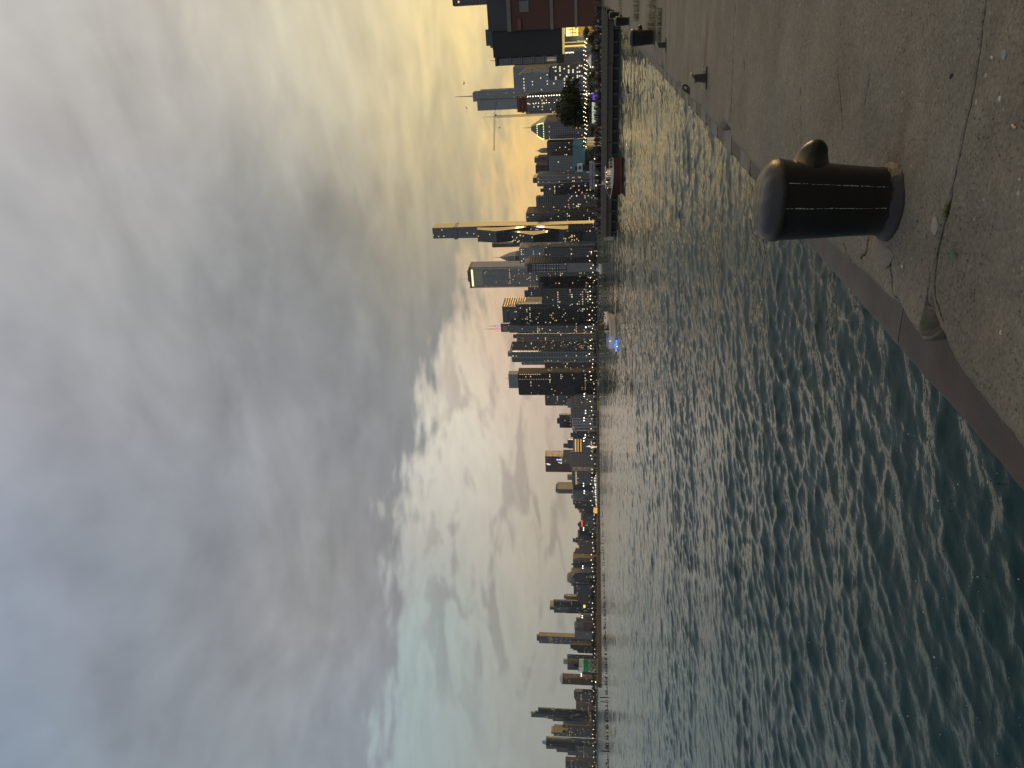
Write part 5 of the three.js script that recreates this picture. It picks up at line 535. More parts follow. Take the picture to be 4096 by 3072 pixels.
// ---------------------------------------------------------------- trees
const bark = std([0.07, 0.055, 0.04]), leafA = std([0.072, 0.088, 0.026], { roughness: 0.9, side: THREE.DoubleSide }), leafB = std([0.03, 0.048, 0.024], { roughness: 0.9, side: THREE.DoubleSide }), leafC = std([0.085, 0.095, 0.025], { roughness: 0.9, side: THREE.DoubleSide });
function treeGeo(seed, h, rad, leaves, size, trunkH) {
  const r = rng(seed), w = G(), P = [], N = [], I = []; w.bar([0, -0.3, 0], [0.1, trunkH + h * 0.15, 0], h * 0.028, 7, h * 0.016); const clumps = [];
  for (let i = 0; i < 16; i++) { const a = r() * 6.28, q = Math.sqrt(r()) * rad * 0.75, y = trunkH + (h - trunkH) * (0.18 + 0.72 * r()) * (1 - 0.35 * (q / rad) ** 2), c = [Math.cos(a) * q, y, Math.sin(a) * q, rad * (0.26 + 0.2 * r())]; clumps.push(c); w.bar([0.05, trunkH * (0.7 + 0.5 * r()), 0], c.slice(0, 3), h * 0.010, 5, h * 0.003); }
  for (let i = 0; i < leaves; i++) { const c = clumps[Math.floor(r() * clumps.length)], d = new THREE.Vector3(r() - 0.5, r() - 0.5, r() - 0.5).normalize().multiplyScalar(c[3] * Math.pow(r(), 0.4)), o = new THREE.Vector3(c[0] + d.x, c[1] + d.y * 0.8, c[2] + d.z), u = new THREE.Vector3(r() - 0.5, r() - 0.5, r() - 0.5).normalize(), v = new THREE.Vector3(r() - 0.5, r() - 0.5, r() - 0.5).cross(u).normalize(), s = size * (0.6 + 0.8 * r()), k = P.length / 3, n = u.clone().cross(v).lerp(d.clone().normalize(), 0.5).normalize(); for (const [a, b] of [[-1, 0], [0, -0.5], [1, 0], [0, 0.5]]) { P.push(o.x + (u.x * a + v.x * b) * s, o.y + (u.y * a + v.y * b) * s, o.z + (u.z * a + v.z * b) * s); N.push(n.x, n.y, n.z); } I.push(k, k + 1, k + 2, k, k + 2, k + 3); }
  const g = new THREE.BufferGeometry(); g.setAttribute('position', new THREE.Float32BufferAttribute(P, 3)); g.setAttribute('normal', new THREE.Float32BufferAttribute(N, 3)); g.setIndex(I); return [w.geo(), g];
}
function makeTree(name, label, pos, [w, g], leaf, group, cat = 'tree') { const t = thing(name, label, cat, pos, 0, group); mesh(cat === 'tree' ? 'trunk' : 'stem', w, bark, t); mesh(cat === 'tree' ? 'crown' : 'foliage', g, leaf, t); return t; }
{ const n = armN(408, 34, 2280); makeTree('pier_tree', 'big dark green tree on the pier behind the string lights', armP(n, 34, 0.25), treeGeo(3, 12.6, 6.6, 8200, 0.34, 1.6), leafA); makeTree('pier_tree', 'smaller darker tree at the left edge of the big pier tree', armP(armN(462, 30, 2280), 30, 0.25), treeGeo(4, 11, 3.2, 2200, 0.32, 2.8), leafB);
  const sg = treeGeo(9, 2.6, 1.3, 700, 0.14, 0.3), spots = [[128, 3.2, 1.7, 'bushy yellow green shrub below the lit hotel lobby'], [160, 3, 1.2, 'low green shrub by the crowd under the hotel columns'], [196, 3, 1.0, 'small shrub between the hotel columns and the closed umbrella'], [318, 4, 1.4, 'green shrub right of the blue lit stall on the pier'], [352, 4, 1.2, 'green shrub left of the blue lit stall, under the string lights'], [520, 4, 1.2, 'shrub below the left end of the string lights'], [612, 3.5, 1.3, 'yellow green shrub in front of the dark pavilion wall']]; let s0 = null; for (const [y, b, sc, l] of spots) { if (!s0) { s0 = makeTree('pier_shrub', l, armP(armN(y, b), b, 0.25), sg, leafC, 'shrubs on the pier', 'shrub'); s0.scale.setScalar(sc); } else copyOf(s0, l, armP(armN(y, b), b, 0.25), y, null, sc); }
  const st = thing('lit_stall', 'small stall glowing violet blue in the crowd under the pier tree', 'stall', armP(armN(386, 2.5), 2.5, 0.25), GRID); G().box(-0.9, 0.9, 0, 1.0, -0.6, 0.4).make('counter', M.black, st); G().box(-0.8, 0.8, 1.0, 2.1, -0.55, -0.45).make('neon_screen', glow([0.22, 0.08, 1.0], 0.7), st); G().box(-1, 1, 2.15, 2.25, -0.7, 0.6).make('roof', M.black, st); const s2 = thing('lit_stall', 'white lit snack stand below the string lights, left of the big tree', 'stall', armP(armN(455, 5.5), 5.5, 0.25), GRID); G().box(-2.4, 2.6, 0, 1.1, -1, 0.2).make('counter', M.slate, s2); G().box(-2.2, 2.4, 1.4, 2.3, -0.95, -0.85).make('lit_window', glow([0.9, 1.0, 0.72], 0.5), s2); G().box(-2.6, 2.8, 2.75, 2.95, -1.2, 0.6).make('roof', M.dark, s2); const g = G(); for (const x of [-1.2, 0.2, 1.5]) g.box(x, x + 0.08, 1.1, 2.75, -0.85, -0.8); g.make('frame', M.dark, s2);
  const pb = thing('picnic_bench', 'grey slatted bench at the pier edge in front of the white kiosk', 'bench', armP(armN(548, 1.4), 1.4, 0.26), GRID), bm = M.grey; for (let i = 0; i < 4; i++) G().box(-1.6, 1.6, 0.45 + 0.18 * i * (i > 1 ? 1 : 0) , 0.50 + 0.18 * i * (i > 1 ? 1 : 0), 0.1 - i * 0.16, 0.22 - i * 0.16).make('slat', bm, pb); for (const x of [-1.3, 1.3]) G().box(x - 0.05, x + 0.05, 0, 0.45, -0.4, 0.2).make('leg', M.dark, pb); }
// ---------------------------------------------------------------- people
function bodyGeo(pose) {
  const J2 = { head: [0, 1.66, 0.01], neck: [0, 1.48, 0], chest: [0, 1.28, 0], pelvis: [0, 0.95, 0], shL: [-0.19, 1.40, 0], shR: [0.19, 1.40, 0], elL: [-0.25, 1.12, -0.02], elR: [0.25, 1.12, -0.02], haL: [-0.25, 0.86, 0.06], haR: [0.25, 0.86, 0.06], hipL: [-0.10, 0.92, 0], hipR: [0.10, 0.92, 0], knL: [-0.11, 0.50, 0.02], knR: [0.11, 0.50, 0.02], anL: [-0.12, 0.09, -0.02], anR: [0.12, 0.09, -0.02], toL: [-0.14, 0.04, 0.14], toR: [0.14, 0.04, 0.14], ...pose };
  const B = [['head', 'head', 0.105, 0.105, 0], ['head', 'neck', 0.075, 0.055, 0], ['neck', 'chest', 0.07, 0.145, 1], ['chest', 'pelvis', 0.145, 0.135, 1], ['shL', 'shR', 0.075, 0.075, 1], ['shL', 'elL', 0.062, 0.045, 1], ['shR', 'elR', 0.062, 0.045, 1], ['elL', 'haL', 0.042, 0.034, 0], ['elR', 'haR', 0.042, 0.034, 0], ['hipL', 'knL', 0.092, 0.062, 2], ['hipR', 'knR', 0.092, 0.062, 2], ['knL', 'anL', 0.06, 0.042, 2], ['knR', 'anR', 0.06, 0.042, 2], ['anL', 'toL', 0.045, 0.036, 3], ['anR', 'toR', 0.045, 0.036, 3]];
  const R = 46, mc = new MarchingCubes(R, new THREE.MeshBasicMaterial(), false, false, 40000), sc = 0.98, cy = 0.9, h = 2 / R; mc.isolation = 0;
  const dist = (x, y, z) => { let s = 0, bi = 0, bd = 9; const k = 22; for (let n = 0; n < B.length; n++) { const a = J2[B[n][0]], b = J2[B[n][1]], vx = b[0] - a[0], vy = b[1] - a[1], vz = b[2] - a[2], L = vx * vx + vy * vy + vz * vz, q = L ? clamp(((x - a[0]) * vx + (y - a[1]) * vy + (z - a[2]) * vz) / L) : 0, d = Math.hypot(x - a[0] - vx * q, y - a[1] - vy * q, z - a[2] - vz * q) - lerp(B[n][2], B[n][3], q); s += Math.exp(-k * d); if (d < bd) { bd = d; bi = B[n][4] === 0 && n < 2 && (y > J2.head[1] + 0.03 || z < J2.head[2] - 0.045) ? 4 : B[n][4]; } } return [-Math.log(s) / k, bi]; };
  for (let z = 0; z < R; z++) for (let y = 0; y < R; y++) for (let x = 0; x < R; x++) mc.field[x + y * R + z * R * R] = -dist((x - R / 2) * h * sc * 0.55, cy + (y - R / 2) * h * sc, (z - R / 2) * h * sc * 0.55)[0];
  mc.update(); const n = mc.count, P = new Float32Array(n * 3), part = new Uint8Array(n); for (let i = 0; i < n; i++) { P[i * 3] = mc.positionArray[i * 3] * sc * 0.55; P[i * 3 + 1] = mc.positionArray[i * 3 + 1] * sc + cy; P[i * 3 + 2] = mc.positionArray[i * 3 + 2] * sc * 0.55; part[i] = dist(P[i * 3], P[i * 3 + 1], P[i * 3 + 2])[1]; }
  let lo = 9; for (let i = 0; i < n; i++) lo = Math.min(lo, P[i * 3 + 1]); for (let i = 0; i < n; i++) P[i * 3 + 1] -= lo;
  return { P, part, n };
}
const POSES = [bodyGeo({}), bodyGeo({ elL: [-0.27, 1.14, 0.04], haL: [-0.12, 1.18, 0.20], elR: [0.27, 1.14, 0.04], haR: [0.12, 1.20, 0.20] }), bodyGeo({ knL: [-0.1, 0.52, 0.12], anL: [-0.11, 0.10, 0.22], toL: [-0.12, 0.04, 0.36], knR: [0.1, 0.50, -0.04], anR: [0.1, 0.12, -0.26], toR: [0.11, 0.04, -0.14], haL: [-0.22, 0.9, -0.14], haR: [0.22, 0.92, 0.2] }), bodyGeo({ elR: [0.30, 1.20, 0.12], haR: [0.16, 1.46, 0.22] }),
  bodyGeo({ head: [0, 1.22, 0.02], neck: [0, 1.04, 0], chest: [0, 0.84, 0], pelvis: [0, 0.52, -0.02], shL: [-0.19, 0.96, 0], shR: [0.19, 0.96, 0], elL: [-0.25, 0.70, 0.05], elR: [0.25, 0.70, 0.05], haL: [-0.14, 0.58, 0.26], haR: [0.14, 0.58, 0.26], hipL: [-0.1, 0.5, 0], hipR: [0.1, 0.5, 0], knL: [-0.12, 0.50, 0.40], knR: [0.12, 0.50, 0.40], anL: [-0.12, 0.10, 0.40], anR: [0.12, 0.10, 0.40], toL: [-0.13, 0.04, 0.54], toR: [0.13, 0.04, 0.54] })];
const CLOTH = [[[0.03, 0.03, 0.035], [0.02, 0.022, 0.03], 'dark clothes'], [[0.45, 0.44, 0.42], [0.04, 0.05, 0.09], 'a white top and dark trousers'], [[0.09, 0.045, 0.04], [0.05, 0.05, 0.05], 'a maroon top'], [[0.12, 0.13, 0.15], [0.03, 0.035, 0.05], 'a grey top'], [[0.05, 0.07, 0.13], [0.16, 0.13, 0.1], 'a blue top and tan trousers'], [[0.24, 0.17, 0.13], [0.035, 0.03, 0.03], 'a beige top'], [[0.28, 0.07, 0.06], [0.06, 0.06, 0.07], 'a red top'], [[0.07, 0.08, 0.05], [0.1, 0.1, 0.1], 'an olive top'], [[0.33, 0.24, 0.24], [0.05, 0.06, 0.1], 'a pale pink top']];
const skinMat = std([1, 1, 1], { vertexColors: true, roughness: 0.85 });
const personCache = {};
function personGeo(p, c, s) { return personCache[p + '_' + c + '_' + s] ??= (() => { const { P, part, n } = POSES[p], skin = [[0.38, 0.23, 0.16], [0.22, 0.12, 0.075], [0.10, 0.055, 0.035]][s], hair = [[0.02, 0.015, 0.012], [0.07, 0.04, 0.02], [0.016, 0.014, 0.014]][s], pal = [skin, CLOTH[c][0], CLOTH[c][1], [0.03, 0.03, 0.03], hair], C = new Float32Array(n * 3); for (let i = 0; i < n; i++) C.set(pal[part[i]], i * 3); const g = new THREE.BufferGeometry(); g.setAttribute('position', new THREE.BufferAttribute(P, 3)); g.setAttribute('color', new THREE.BufferAttribute(C, 3)); const m = mergeVertices(g, 1e-4); m.computeVertexNormals(); return m; })(); }
function person(label, pos, turn, p, c, s, group, scale = 1) { const o = mesh('person', personGeo(p, c, s), skinMat, scene); o.position.copy(pos); o.rotation.y = turn; o.scale.setScalar(scale); return tag(o, label, 'person', group); }
{ const r = rng(61); const verbs = ['standing', 'standing', 'walking', 'standing', 'sitting'];
  for (let y = -6; y < 944; y += 5.2 + 5 * r()) { const rows = (y > 600 && y < 660) || y > 690 ? 3 : 2; for (let k = 0; k < rows; k++) { if (r() < 0.12) continue; const b = 0.9 + k * 1.5 + r() * 0.7, n = armN(y + (r() - 0.5) * 6, b, 2390); if (n < END + 0.6) continue; const c = [0, 0, 0, 1, 2, 3, 3, 4, 5, 6, 7, 8, 0, 2][Math.floor(r() * 14)], p = Math.floor(r() * 4.4), pp = p === 4 && k > 0 ? 0 : p, zone = ['below the brick wall', 'by the hotel lobby', 'under the string lights', 'by the pier tree', 'left of the pier tree', 'by the teal pavilion', 'by the white kiosk', 'left of the kiosk', 'near the arm end'][[118, 215, 330, 470, 560, 645, 735, 830, 9999].findIndex((v) => y < v)] ; person('person in ' + CLOTH[c][2] + ' ' + (pp === 2 ? 'walking' : pp === 4 ? 'sitting' : 'standing') + ' ' + zone, armP(n, b, 0.26), GRID + (r() - 0.5) * 3.4 + (r() < 0.4 ? Math.PI : 0), pp, c, Math.floor(r() * 3), 'people on the far pier ' + zone, 0.93 + 0.14 * r()); } } }
// ---------------------------------------------------------------- boats
function hull(L, stations, m) {   // stations: [share of length from the stern, half beam at the rail, half beam at the waterline, rail height, keel depth]; the boat points along +x, stern at 0
  const P = [], I = [], U = [], n = 9; for (const [k, bt, bw, hr, kd] of stations) for (let j = 0; j <= 2 * n; j++) { const q = (j - n) / n, s = Math.sign(q), a = Math.abs(q); let y, z; if (a < 0.4) { const f = a / 0.4; z = bw * Math.pow(f, 0.8); y = -kd * (1 - f); } else { const f = (a - 0.4) / 0.6; z = lerp(bw, bt, Math.pow(f, 0.7)); y = hr * f; } const rk = k * L - 0.13 * L * k ** 3 * (a < 0.4 ? 1.15 - 0.15 * a / 0.4 : 1 - (a - 0.4) / 0.6); P.push(rk, y, s * z); U.push(k * L, y); }
  const W = 2 * n + 1; for (let i = 0; i < stations.length - 1; i++) for (let j = 0; j < 2 * n; j++) { const a = i * W + j; I.push(a, a + W, a + W + 1, a, a + W + 1, a + 1); } const st = P.length / 3; for (let j = 0; j <= 2 * n; j++) { P.push(P[j * 3], P[j * 3 + 1], P[j * 3 + 2]); U.push(P[j * 3 + 2], P[j * 3 + 1]); } for (let j = 1; j < 2 * n; j++) I.push(st, st + j, st + j + 1);
  const g = new THREE.BufferGeometry(); g.setAttribute('position', new THREE.Float32BufferAttribute(P, 3)); g.setAttribute('uv', new THREE.Float32BufferAttribute(U, 2)); g.setIndex(I); g.computeVertexNormals(); return g;
}
const deckOf = (L, stations, drop, k0 = 0, k1 = 1) => { const g = G(); for (let i = 1; i < stations.length; i++) { const a = stations[i - 1], b = stations[i]; if (b[0] <= k0 || a[0] >= k1) continue; g.quad([a[0] * L, a[3] - drop, a[1] * 0.98], [b[0] * L, b[3] - drop, b[1] * 0.98], [b[0] * L, b[3] - drop, -b[1] * 0.98], [a[0] * L, a[3] - drop, -a[1] * 0.98]); } return g; };
const gel = phys([0.88, 0.83, 0.74], { roughness: 0.25, side: THREE.DoubleSide }), gelGrey = phys([0.40, 0.42, 0.45], { roughness: 0.3 }), hullRed = phys([0.105, 0.032, 0.024], { roughness: 0.35, side: THREE.DoubleSide }), clearGlass = phys([0.05, 0.06, 0.06], { roughness: 0.05, ior: 1.5 });
{ // red workboat heading left
  const D = 127, st0 = at(2488, 637, D), L = 6.95, t = thing('red_boat', 'dark red wooden boat with white rail and lit glass wheelhouse near the far pier', 'boat', [st0.x, LAKE, st0.z], Math.PI + 0.04);
  const S = [[0, 1.05, 0.95, 1.62, 0.2], [0.15, 1.2, 1.08, 1.55, 0.35], [0.4, 1.3, 1.15, 1.52, 0.45], [0.65, 1.22, 0.98, 1.62, 0.45], [0.82, 0.95, 0.62, 1.80, 0.4], [0.93, 0.52, 0.26, 1.96, 0.3], [1.0, 0.05, 0.03, 2.08, 0.1]]; mesh('hull', hull(L, S), hullRed, t); deckOf(L, S, 0.35).make('deck', M.tan, t);
  { const g = G(); for (let i = 1; i < S.length; i++) for (const s of [-1, 1]) { const a = S[i - 1], b = S[i]; g.bar([a[0] * L, a[3] + 0.03, a[1] * s], [b[0] * L, b[3] + 0.03, b[1] * s], 0.07, 6); g.frustum(0, 0, 0, 0, 0, 0, 0, 0, 0, 0); } g.make('gunwale', M.white, t); const q = G(); for (let i = 1; i < S.length; i++) for (const s of [-1, 1]) { const a = S[i - 1], b = S[i]; q.bar([a[0] * L, 0.24, (lerp(a[2], a[1], 0.25) + 0.02) * s], [b[0] * L, 0.24, (lerp(b[2], b[1], 0.25) + 0.02) * s], 0.05, 6); } q.make('rub_strake', M.tan, t); }
  { const g = G(); for (const s of [-1, 1]) for (const x of [0.05, 0.55, 1.05]) g.bar([x, 1.6, s * 1.05], [x + 0.25, 2.25, s * 0.95], 0.03, 5); for (const s of [-1, 1]) g.bar([0.3, 2.25, s * 0.95], [1.3, 2.25, s * 1.0], 0.03, 5); g.bar([0.3, 2.25, -0.95], [0.3, 2.25, 0.95], 0.03, 5); g.make('stern_rail', M.white, t); }
  G().frustum(1.7, 4.9, -0.95, 0.95, 1.3, 1.8, 4.75, -0.9, 0.9, 2.0).make('cabin_side', M.white, t); { const g = G(); for (const s of [-1, 1]) { for (const x of [1.85, 2.7, 3.55, 4.3]) g.bar([x, 1.95, s * 0.88], [x + 0.1, 2.9, s * 0.82], 0.045, 5); g.bar([4.75, 1.95, s * 0.86], [4.35, 2.9, s * 0.8], 0.045, 5); g.bar([1.85, 1.98, s * 0.88], [4.75, 1.98, s * 0.88], 0.04, 5); } g.make('window_post', M.white, t); } G().frustum(1.4, 4.75, -1.0, 1.0, 2.88, 1.5, 4.6, -0.95, 0.95, 3.02).make('roof', M.white, t); G().box(1.7, 4.5, -0.7, -0.68, 0, 0).make('bulkhead', M.tan, t);
  G().box(2.0, 3.0, 2.0, 2.7, -0.66, -0.6).make('lit_window', glow([1, 0.72, 0.5], 0.35), t); G().frustum(1.75, 2.35, -0.3, 0.6, 1.9, 1.85, 2.25, -0.2, 0.5, 2.6).make('console', M.tan, t);
  const lamp = (x, y, z, rad, m) => { const s = new THREE.SphereGeometry(rad, 10, 8); s.translate(x, y, z); mesh('cabin_lamp', s, m, t); }; lamp(2.1, 2.45, 0.75, 0.16, M.lampWhite); lamp(2.5, 2.85, 0.95, 0.08, M.red); lamp(3.75, 2.7, 0.6, 0.06, M.lampWarm); lamp(4.0, 2.62, 0.55, 0.05, M.lampWarm); lamp(4.9, 2.55, 0.5, 0.06, glow([1, 0.4, 0.05], 6)); const pl = new THREE.PointLight(rgb(1, 0.8, 0.6), 2.5); pl.position.set(2.1, 2.45, 0.75); pl.name = 'cabin_light'; t.add(pl);
  { const g = G(); g.bar([4.2, 3.0, 0.3], [4.55, 4.5, 0], 0.035, 5).bar([4.2, 3.0, -0.3], [4.55, 4.5, 0], 0.035, 5).bar([3.4, 3.0, 0], [4.5, 3.7, 0], 0.03, 5); g.make('mast', M.white, t); const s = new THREE.SphereGeometry(0.09, 10, 8); s.translate(4.55, 4.6, 0); mesh('mast_lamp', s, M.lampWhite, t); G().box(3.9, 4.4, 3.3, 3.55, -0.25, 0.25).make('radar', M.white, t); G().bar([4.6, 2.9, 0.7], [6.6, 2.35, 0.2], 0.025, 5).bar([1.5, 3, 0.9], [0.9, 3.0, 0.95], 0.03, 5).make('awning_bar', M.white, t); }
  for (const [x, c, l] of [[3.2, 1, 'person in a white top steering the red boat'], [4.3, 0, 'person in dark clothes at the front of the red boat'], [2.7, 3, 'person in a grey top in the back of the red boat']]) { const p = t.localToWorld(new THREE.Vector3(x, 1.25, 0.25)); t.updateMatrixWorld(true); p.copy(t.localToWorld(new THREE.Vector3(x, 1.25, 0.25))); person(l, p, Math.PI * 1.5, c === 0 ? 0 : 1, c, 1, null, 0.86); } }
{ // white cabin cruiser heading right and away, blue lights under its stern
  const D = 162, head = 0.86, st0 = at(2466, 1366, D), L = 11.4, t = thing('cabin_cruiser', 'white cabin cruiser with black canopy and blue lights glowing under its stern', 'motorboat', [st0.x, LAKE, st0.z], head - 0.06); t.position.x -= 0.3;
  const S = [[0, 1.9, 1.75, 1.75, 0.3], [0.15, 2.05, 1.9, 1.66, 0.5], [0.35, 2.1, 1.85, 1.72, 0.6], [0.55, 2.0, 1.5, 1.95, 0.65], [0.72, 1.65, 0.95, 2.25, 0.6], [0.86, 1.05, 0.42, 2.5, 0.4], [0.95, 0.45, 0.12, 2.66, 0.1], [1.0, 0.06, 0.02, 2.74, -0.3]]; mesh('hull', hull(L, S), gel, t); deckOf(L, S, 0.05, 0.34, 1).make('foredeck', gel, t); deckOf(L, S, 0.95, 0, 0.4).make('cockpit_floor', M.grey, t);
  { const g = G(); for (let i = 1; i < S.length; i++) for (const s of [-1, 1]) { const a = S[i - 1], b = S[i]; g.bar([a[0] * L, a[3] * 0.66, (lerp(a[2], a[1], 0.748) + 0.01) * s], [b[0] * L, b[3] * 0.66, (lerp(b[2], b[1], 0.748) + 0.01) * s], 0.05, 5); } g.make('rub_rail', M.tan, t); }
  { const c = G(); c.frustum(4.6, 9.8, -1.45, 1.45, 2.0, 5.4, 9.0, -1.15, 1.15, 2.75); c.make('cabin_top', gel, t); const w = G(); w.add(new THREE.SphereGeometry(0.3, 12, 8), 8.9, 2.62, 1.02).add(new THREE.SphereGeometry(0.2, 10, 8), 8.0, 2.5, 1.2).add(new THREE.SphereGeometry(0.19, 10, 8), 7.2, 2.42, 1.28); w.make('porthole', M.black, t); }
  { const g = G(); g.quad([5.7, 2.6, 1.35], [6.6, 2.55, 0.9], [5.5, 3.75, 0.8], [4.8, 3.75, 1.25]).quad([6.6, 2.55, 0.9], [6.6, 2.55, -0.9], [5.5, 3.75, -0.8], [5.5, 3.75, 0.8]).quad([6.6, 2.55, -0.9], [5.7, 2.6, -1.35], [4.8, 3.75, -1.25], [5.5, 3.75, -0.8]); g.make('windscreen', phys([0.62, 0.5, 0.3], { roughness: 0.15, side: THREE.DoubleSide }), t); const f = G(); f.path([[5.7, 2.55, 1.37], [4.8, 3.78, 1.27], [5.5, 3.78, 0.8], [5.5, 3.78, -0.8], [4.8, 3.78, -1.27], [5.7, 2.55, -1.37]], 0.06, 5).bar([6.6, 2.5, 0.9], [5.5, 3.78, 0.8], 0.05, 5).bar([6.6, 2.5, -0.9], [5.5, 3.78, -0.8], 0.05, 5); f.make('screen_frame', M.black, t); }
  { const g = new THREE.BoxGeometry(5.6, 0.16, 3.0, 14, 1, 8); const Q = g.attributes.position; for (let i = 0; i < Q.count; i++) { const x = Q.getX(i), z = Q.getZ(i); Q.setY(i, Q.getY(i) - 0.34 * (x / 2.8) ** 2 * (x < 0 ? 1.2 : 0.5) - 0.22 * (z / 1.5) ** 2); } g.computeVertexNormals(); g.translate(2.5, 4.66, 0); mesh('canopy', g, std([0.012, 0.012, 0.013], { roughness: 0.8 }), t); const f = G(); for (const s of [-1, 1]) { f.path([[4.9, 2.3, 1.75 * s], [4.4, 4.4, 1.45 * s]], 0.05, 5).path([[3.4, 1.75, 1.9 * s], [4.2, 4.5, 1.45 * s]], 0.045, 5).path([[3.4, 1.75, 1.9 * s], [1.2, 4.5, 1.45 * s]], 0.045, 5).path([[0.6, 1.75, 1.85 * s], [1.5, 3.2, 1.8 * s], [2.6, 4.5, 1.45 * s]], 0.045, 5).path([[0.2, 1.75, 1.8 * s], [0, 4.2, 1.4 * s]], 0.045, 5).path([[4.3, 3.4, 1.6 * s], [1.5, 3.2, 1.8 * s]], 0.03, 5); } f.make('canopy_frame', M.black, t); G().quad([4.9, 2.3, 1.76], [4.9, 2.3, 1.75], [4.4, 4.3, 1.45], [4.4, 4.3, 1.46]).quad([5.6, 2.7, 1.36], [4.9, 2.4, 1.7], [4.4, 4.3, 1.44], [4.9, 3.9, 1.3]).make('side_curtain', std([0.55, 0.36, 0.28], { side: THREE.DoubleSide }), t); G().bar([4.7, 4.5, 0.9], [4.5, 6.9, 0.9], 0.03, 5).make('antenna', M.white, t); const ml = new THREE.SphereGeometry(0.13, 10, 8); ml.translate(4.5, 6.95, 0.9); mesh('mast_lamp', ml, M.lampWhite, t); }
  { const g = G(); g.frustum(0.02, 1.0, -1.85, 1.85, 0.75, 0.25, 1.0, -1.8, 1.8, 2.3); g.make('transom_panel', gelGrey, t); G().box(-1.0, 0.02, 0.32, 0.46, -1.7, 1.7).make('swim_platform', gelGrey, t); const s = new THREE.SphereGeometry(0.12, 10, 8); s.translate(0.1, 1.45, 0.5); mesh('stern_lamp', s, M.lampWhite, t); const blm = glow([0.03, 0.10, 1.0], 5); for (const z of [-1.35, -0.5, 0.5, 1.35]) G().box(-1.06, -0.99, 0.04, 0.22, z - 0.32, z + 0.32).make('blue_light', blm, t); const pl = new THREE.PointLight(rgb(0.05, 0.14, 1), 5); pl.position.set(-1.45, 0.2, 0); pl.name = 'stern_blue_light'; t.add(pl); G().path([[8.2, 2.55, 1.2], [8.4, 3.1, 1.15], [10.4, 3.25, 0.7], [11.2, 3.2, 0], [10.4, 3.25, -0.7], [8.4, 3.1, -1.15], [8.2, 2.55, -1.2]], 0.03, 5).make('bow_rail', M.steel, t); G().box(2.8, 3.4, 0.9, 2.0, -0.4, 0.4).box(0.9, 1.5, 0.8, 1.5, -1.4, 1.4).make('seat', M.tan, t); }
  t.updateMatrixWorld(true); for (const [x, z, p, c, s, l] of [[3.9, 0.7, 0, 2, 2, 'person in a maroon top standing at the wheel of the white cruiser'], [3.2, -0.3, 0, 3, 1, 'person in a grey top standing behind the wheel of the white cruiser'], [1.4, 0.6, 4, 0, 1, 'person in dark clothes sitting in the stern of the white cruiser']]) person(l, t.localToWorld(new THREE.Vector3(x, p === 4 ? 0.95 : 0.85, z)), head + 1.2, p, c, s, null, 1.02); }
{ // small yacht farther off
  const p = at(2405, 1094, 600), t = thing('far_yacht', 'small white motor yacht far off, right of the white cruiser', 'motorboat', [p.x, LAKE, p.z], 0.35), S = [[0, 1.5, 1.4, 1.7, 0.3], [0.4, 1.6, 1.4, 1.7, 0.4], [0.75, 1.1, 0.6, 2.1, 0.4], [1, 0.05, 0.02, 2.5, 0]]; mesh('hull', hull(9.6, S), gel, t); deckOf(9.6, S, 0.05).make('deck', gel, t); G().frustum(2, 7, -1.2, 1.2, 1.6, 2.6, 5.8, -1, 1, 3.0).make('cabin', gel, t); G().frustum(2.8, 5.2, -0.9, 0.9, 3.0, 3.0, 4.6, -0.8, 0.8, 4.4).make('flybridge', M.white, t); G().box(3, 5.6, 2.2, 2.7, -1.12, 1.12).make('window', M.glassBlack, t); G().bar([3.4, 4.4, 0], [3.2, 6.6, 0], 0.06, 5).make('mast', M.white, t); }
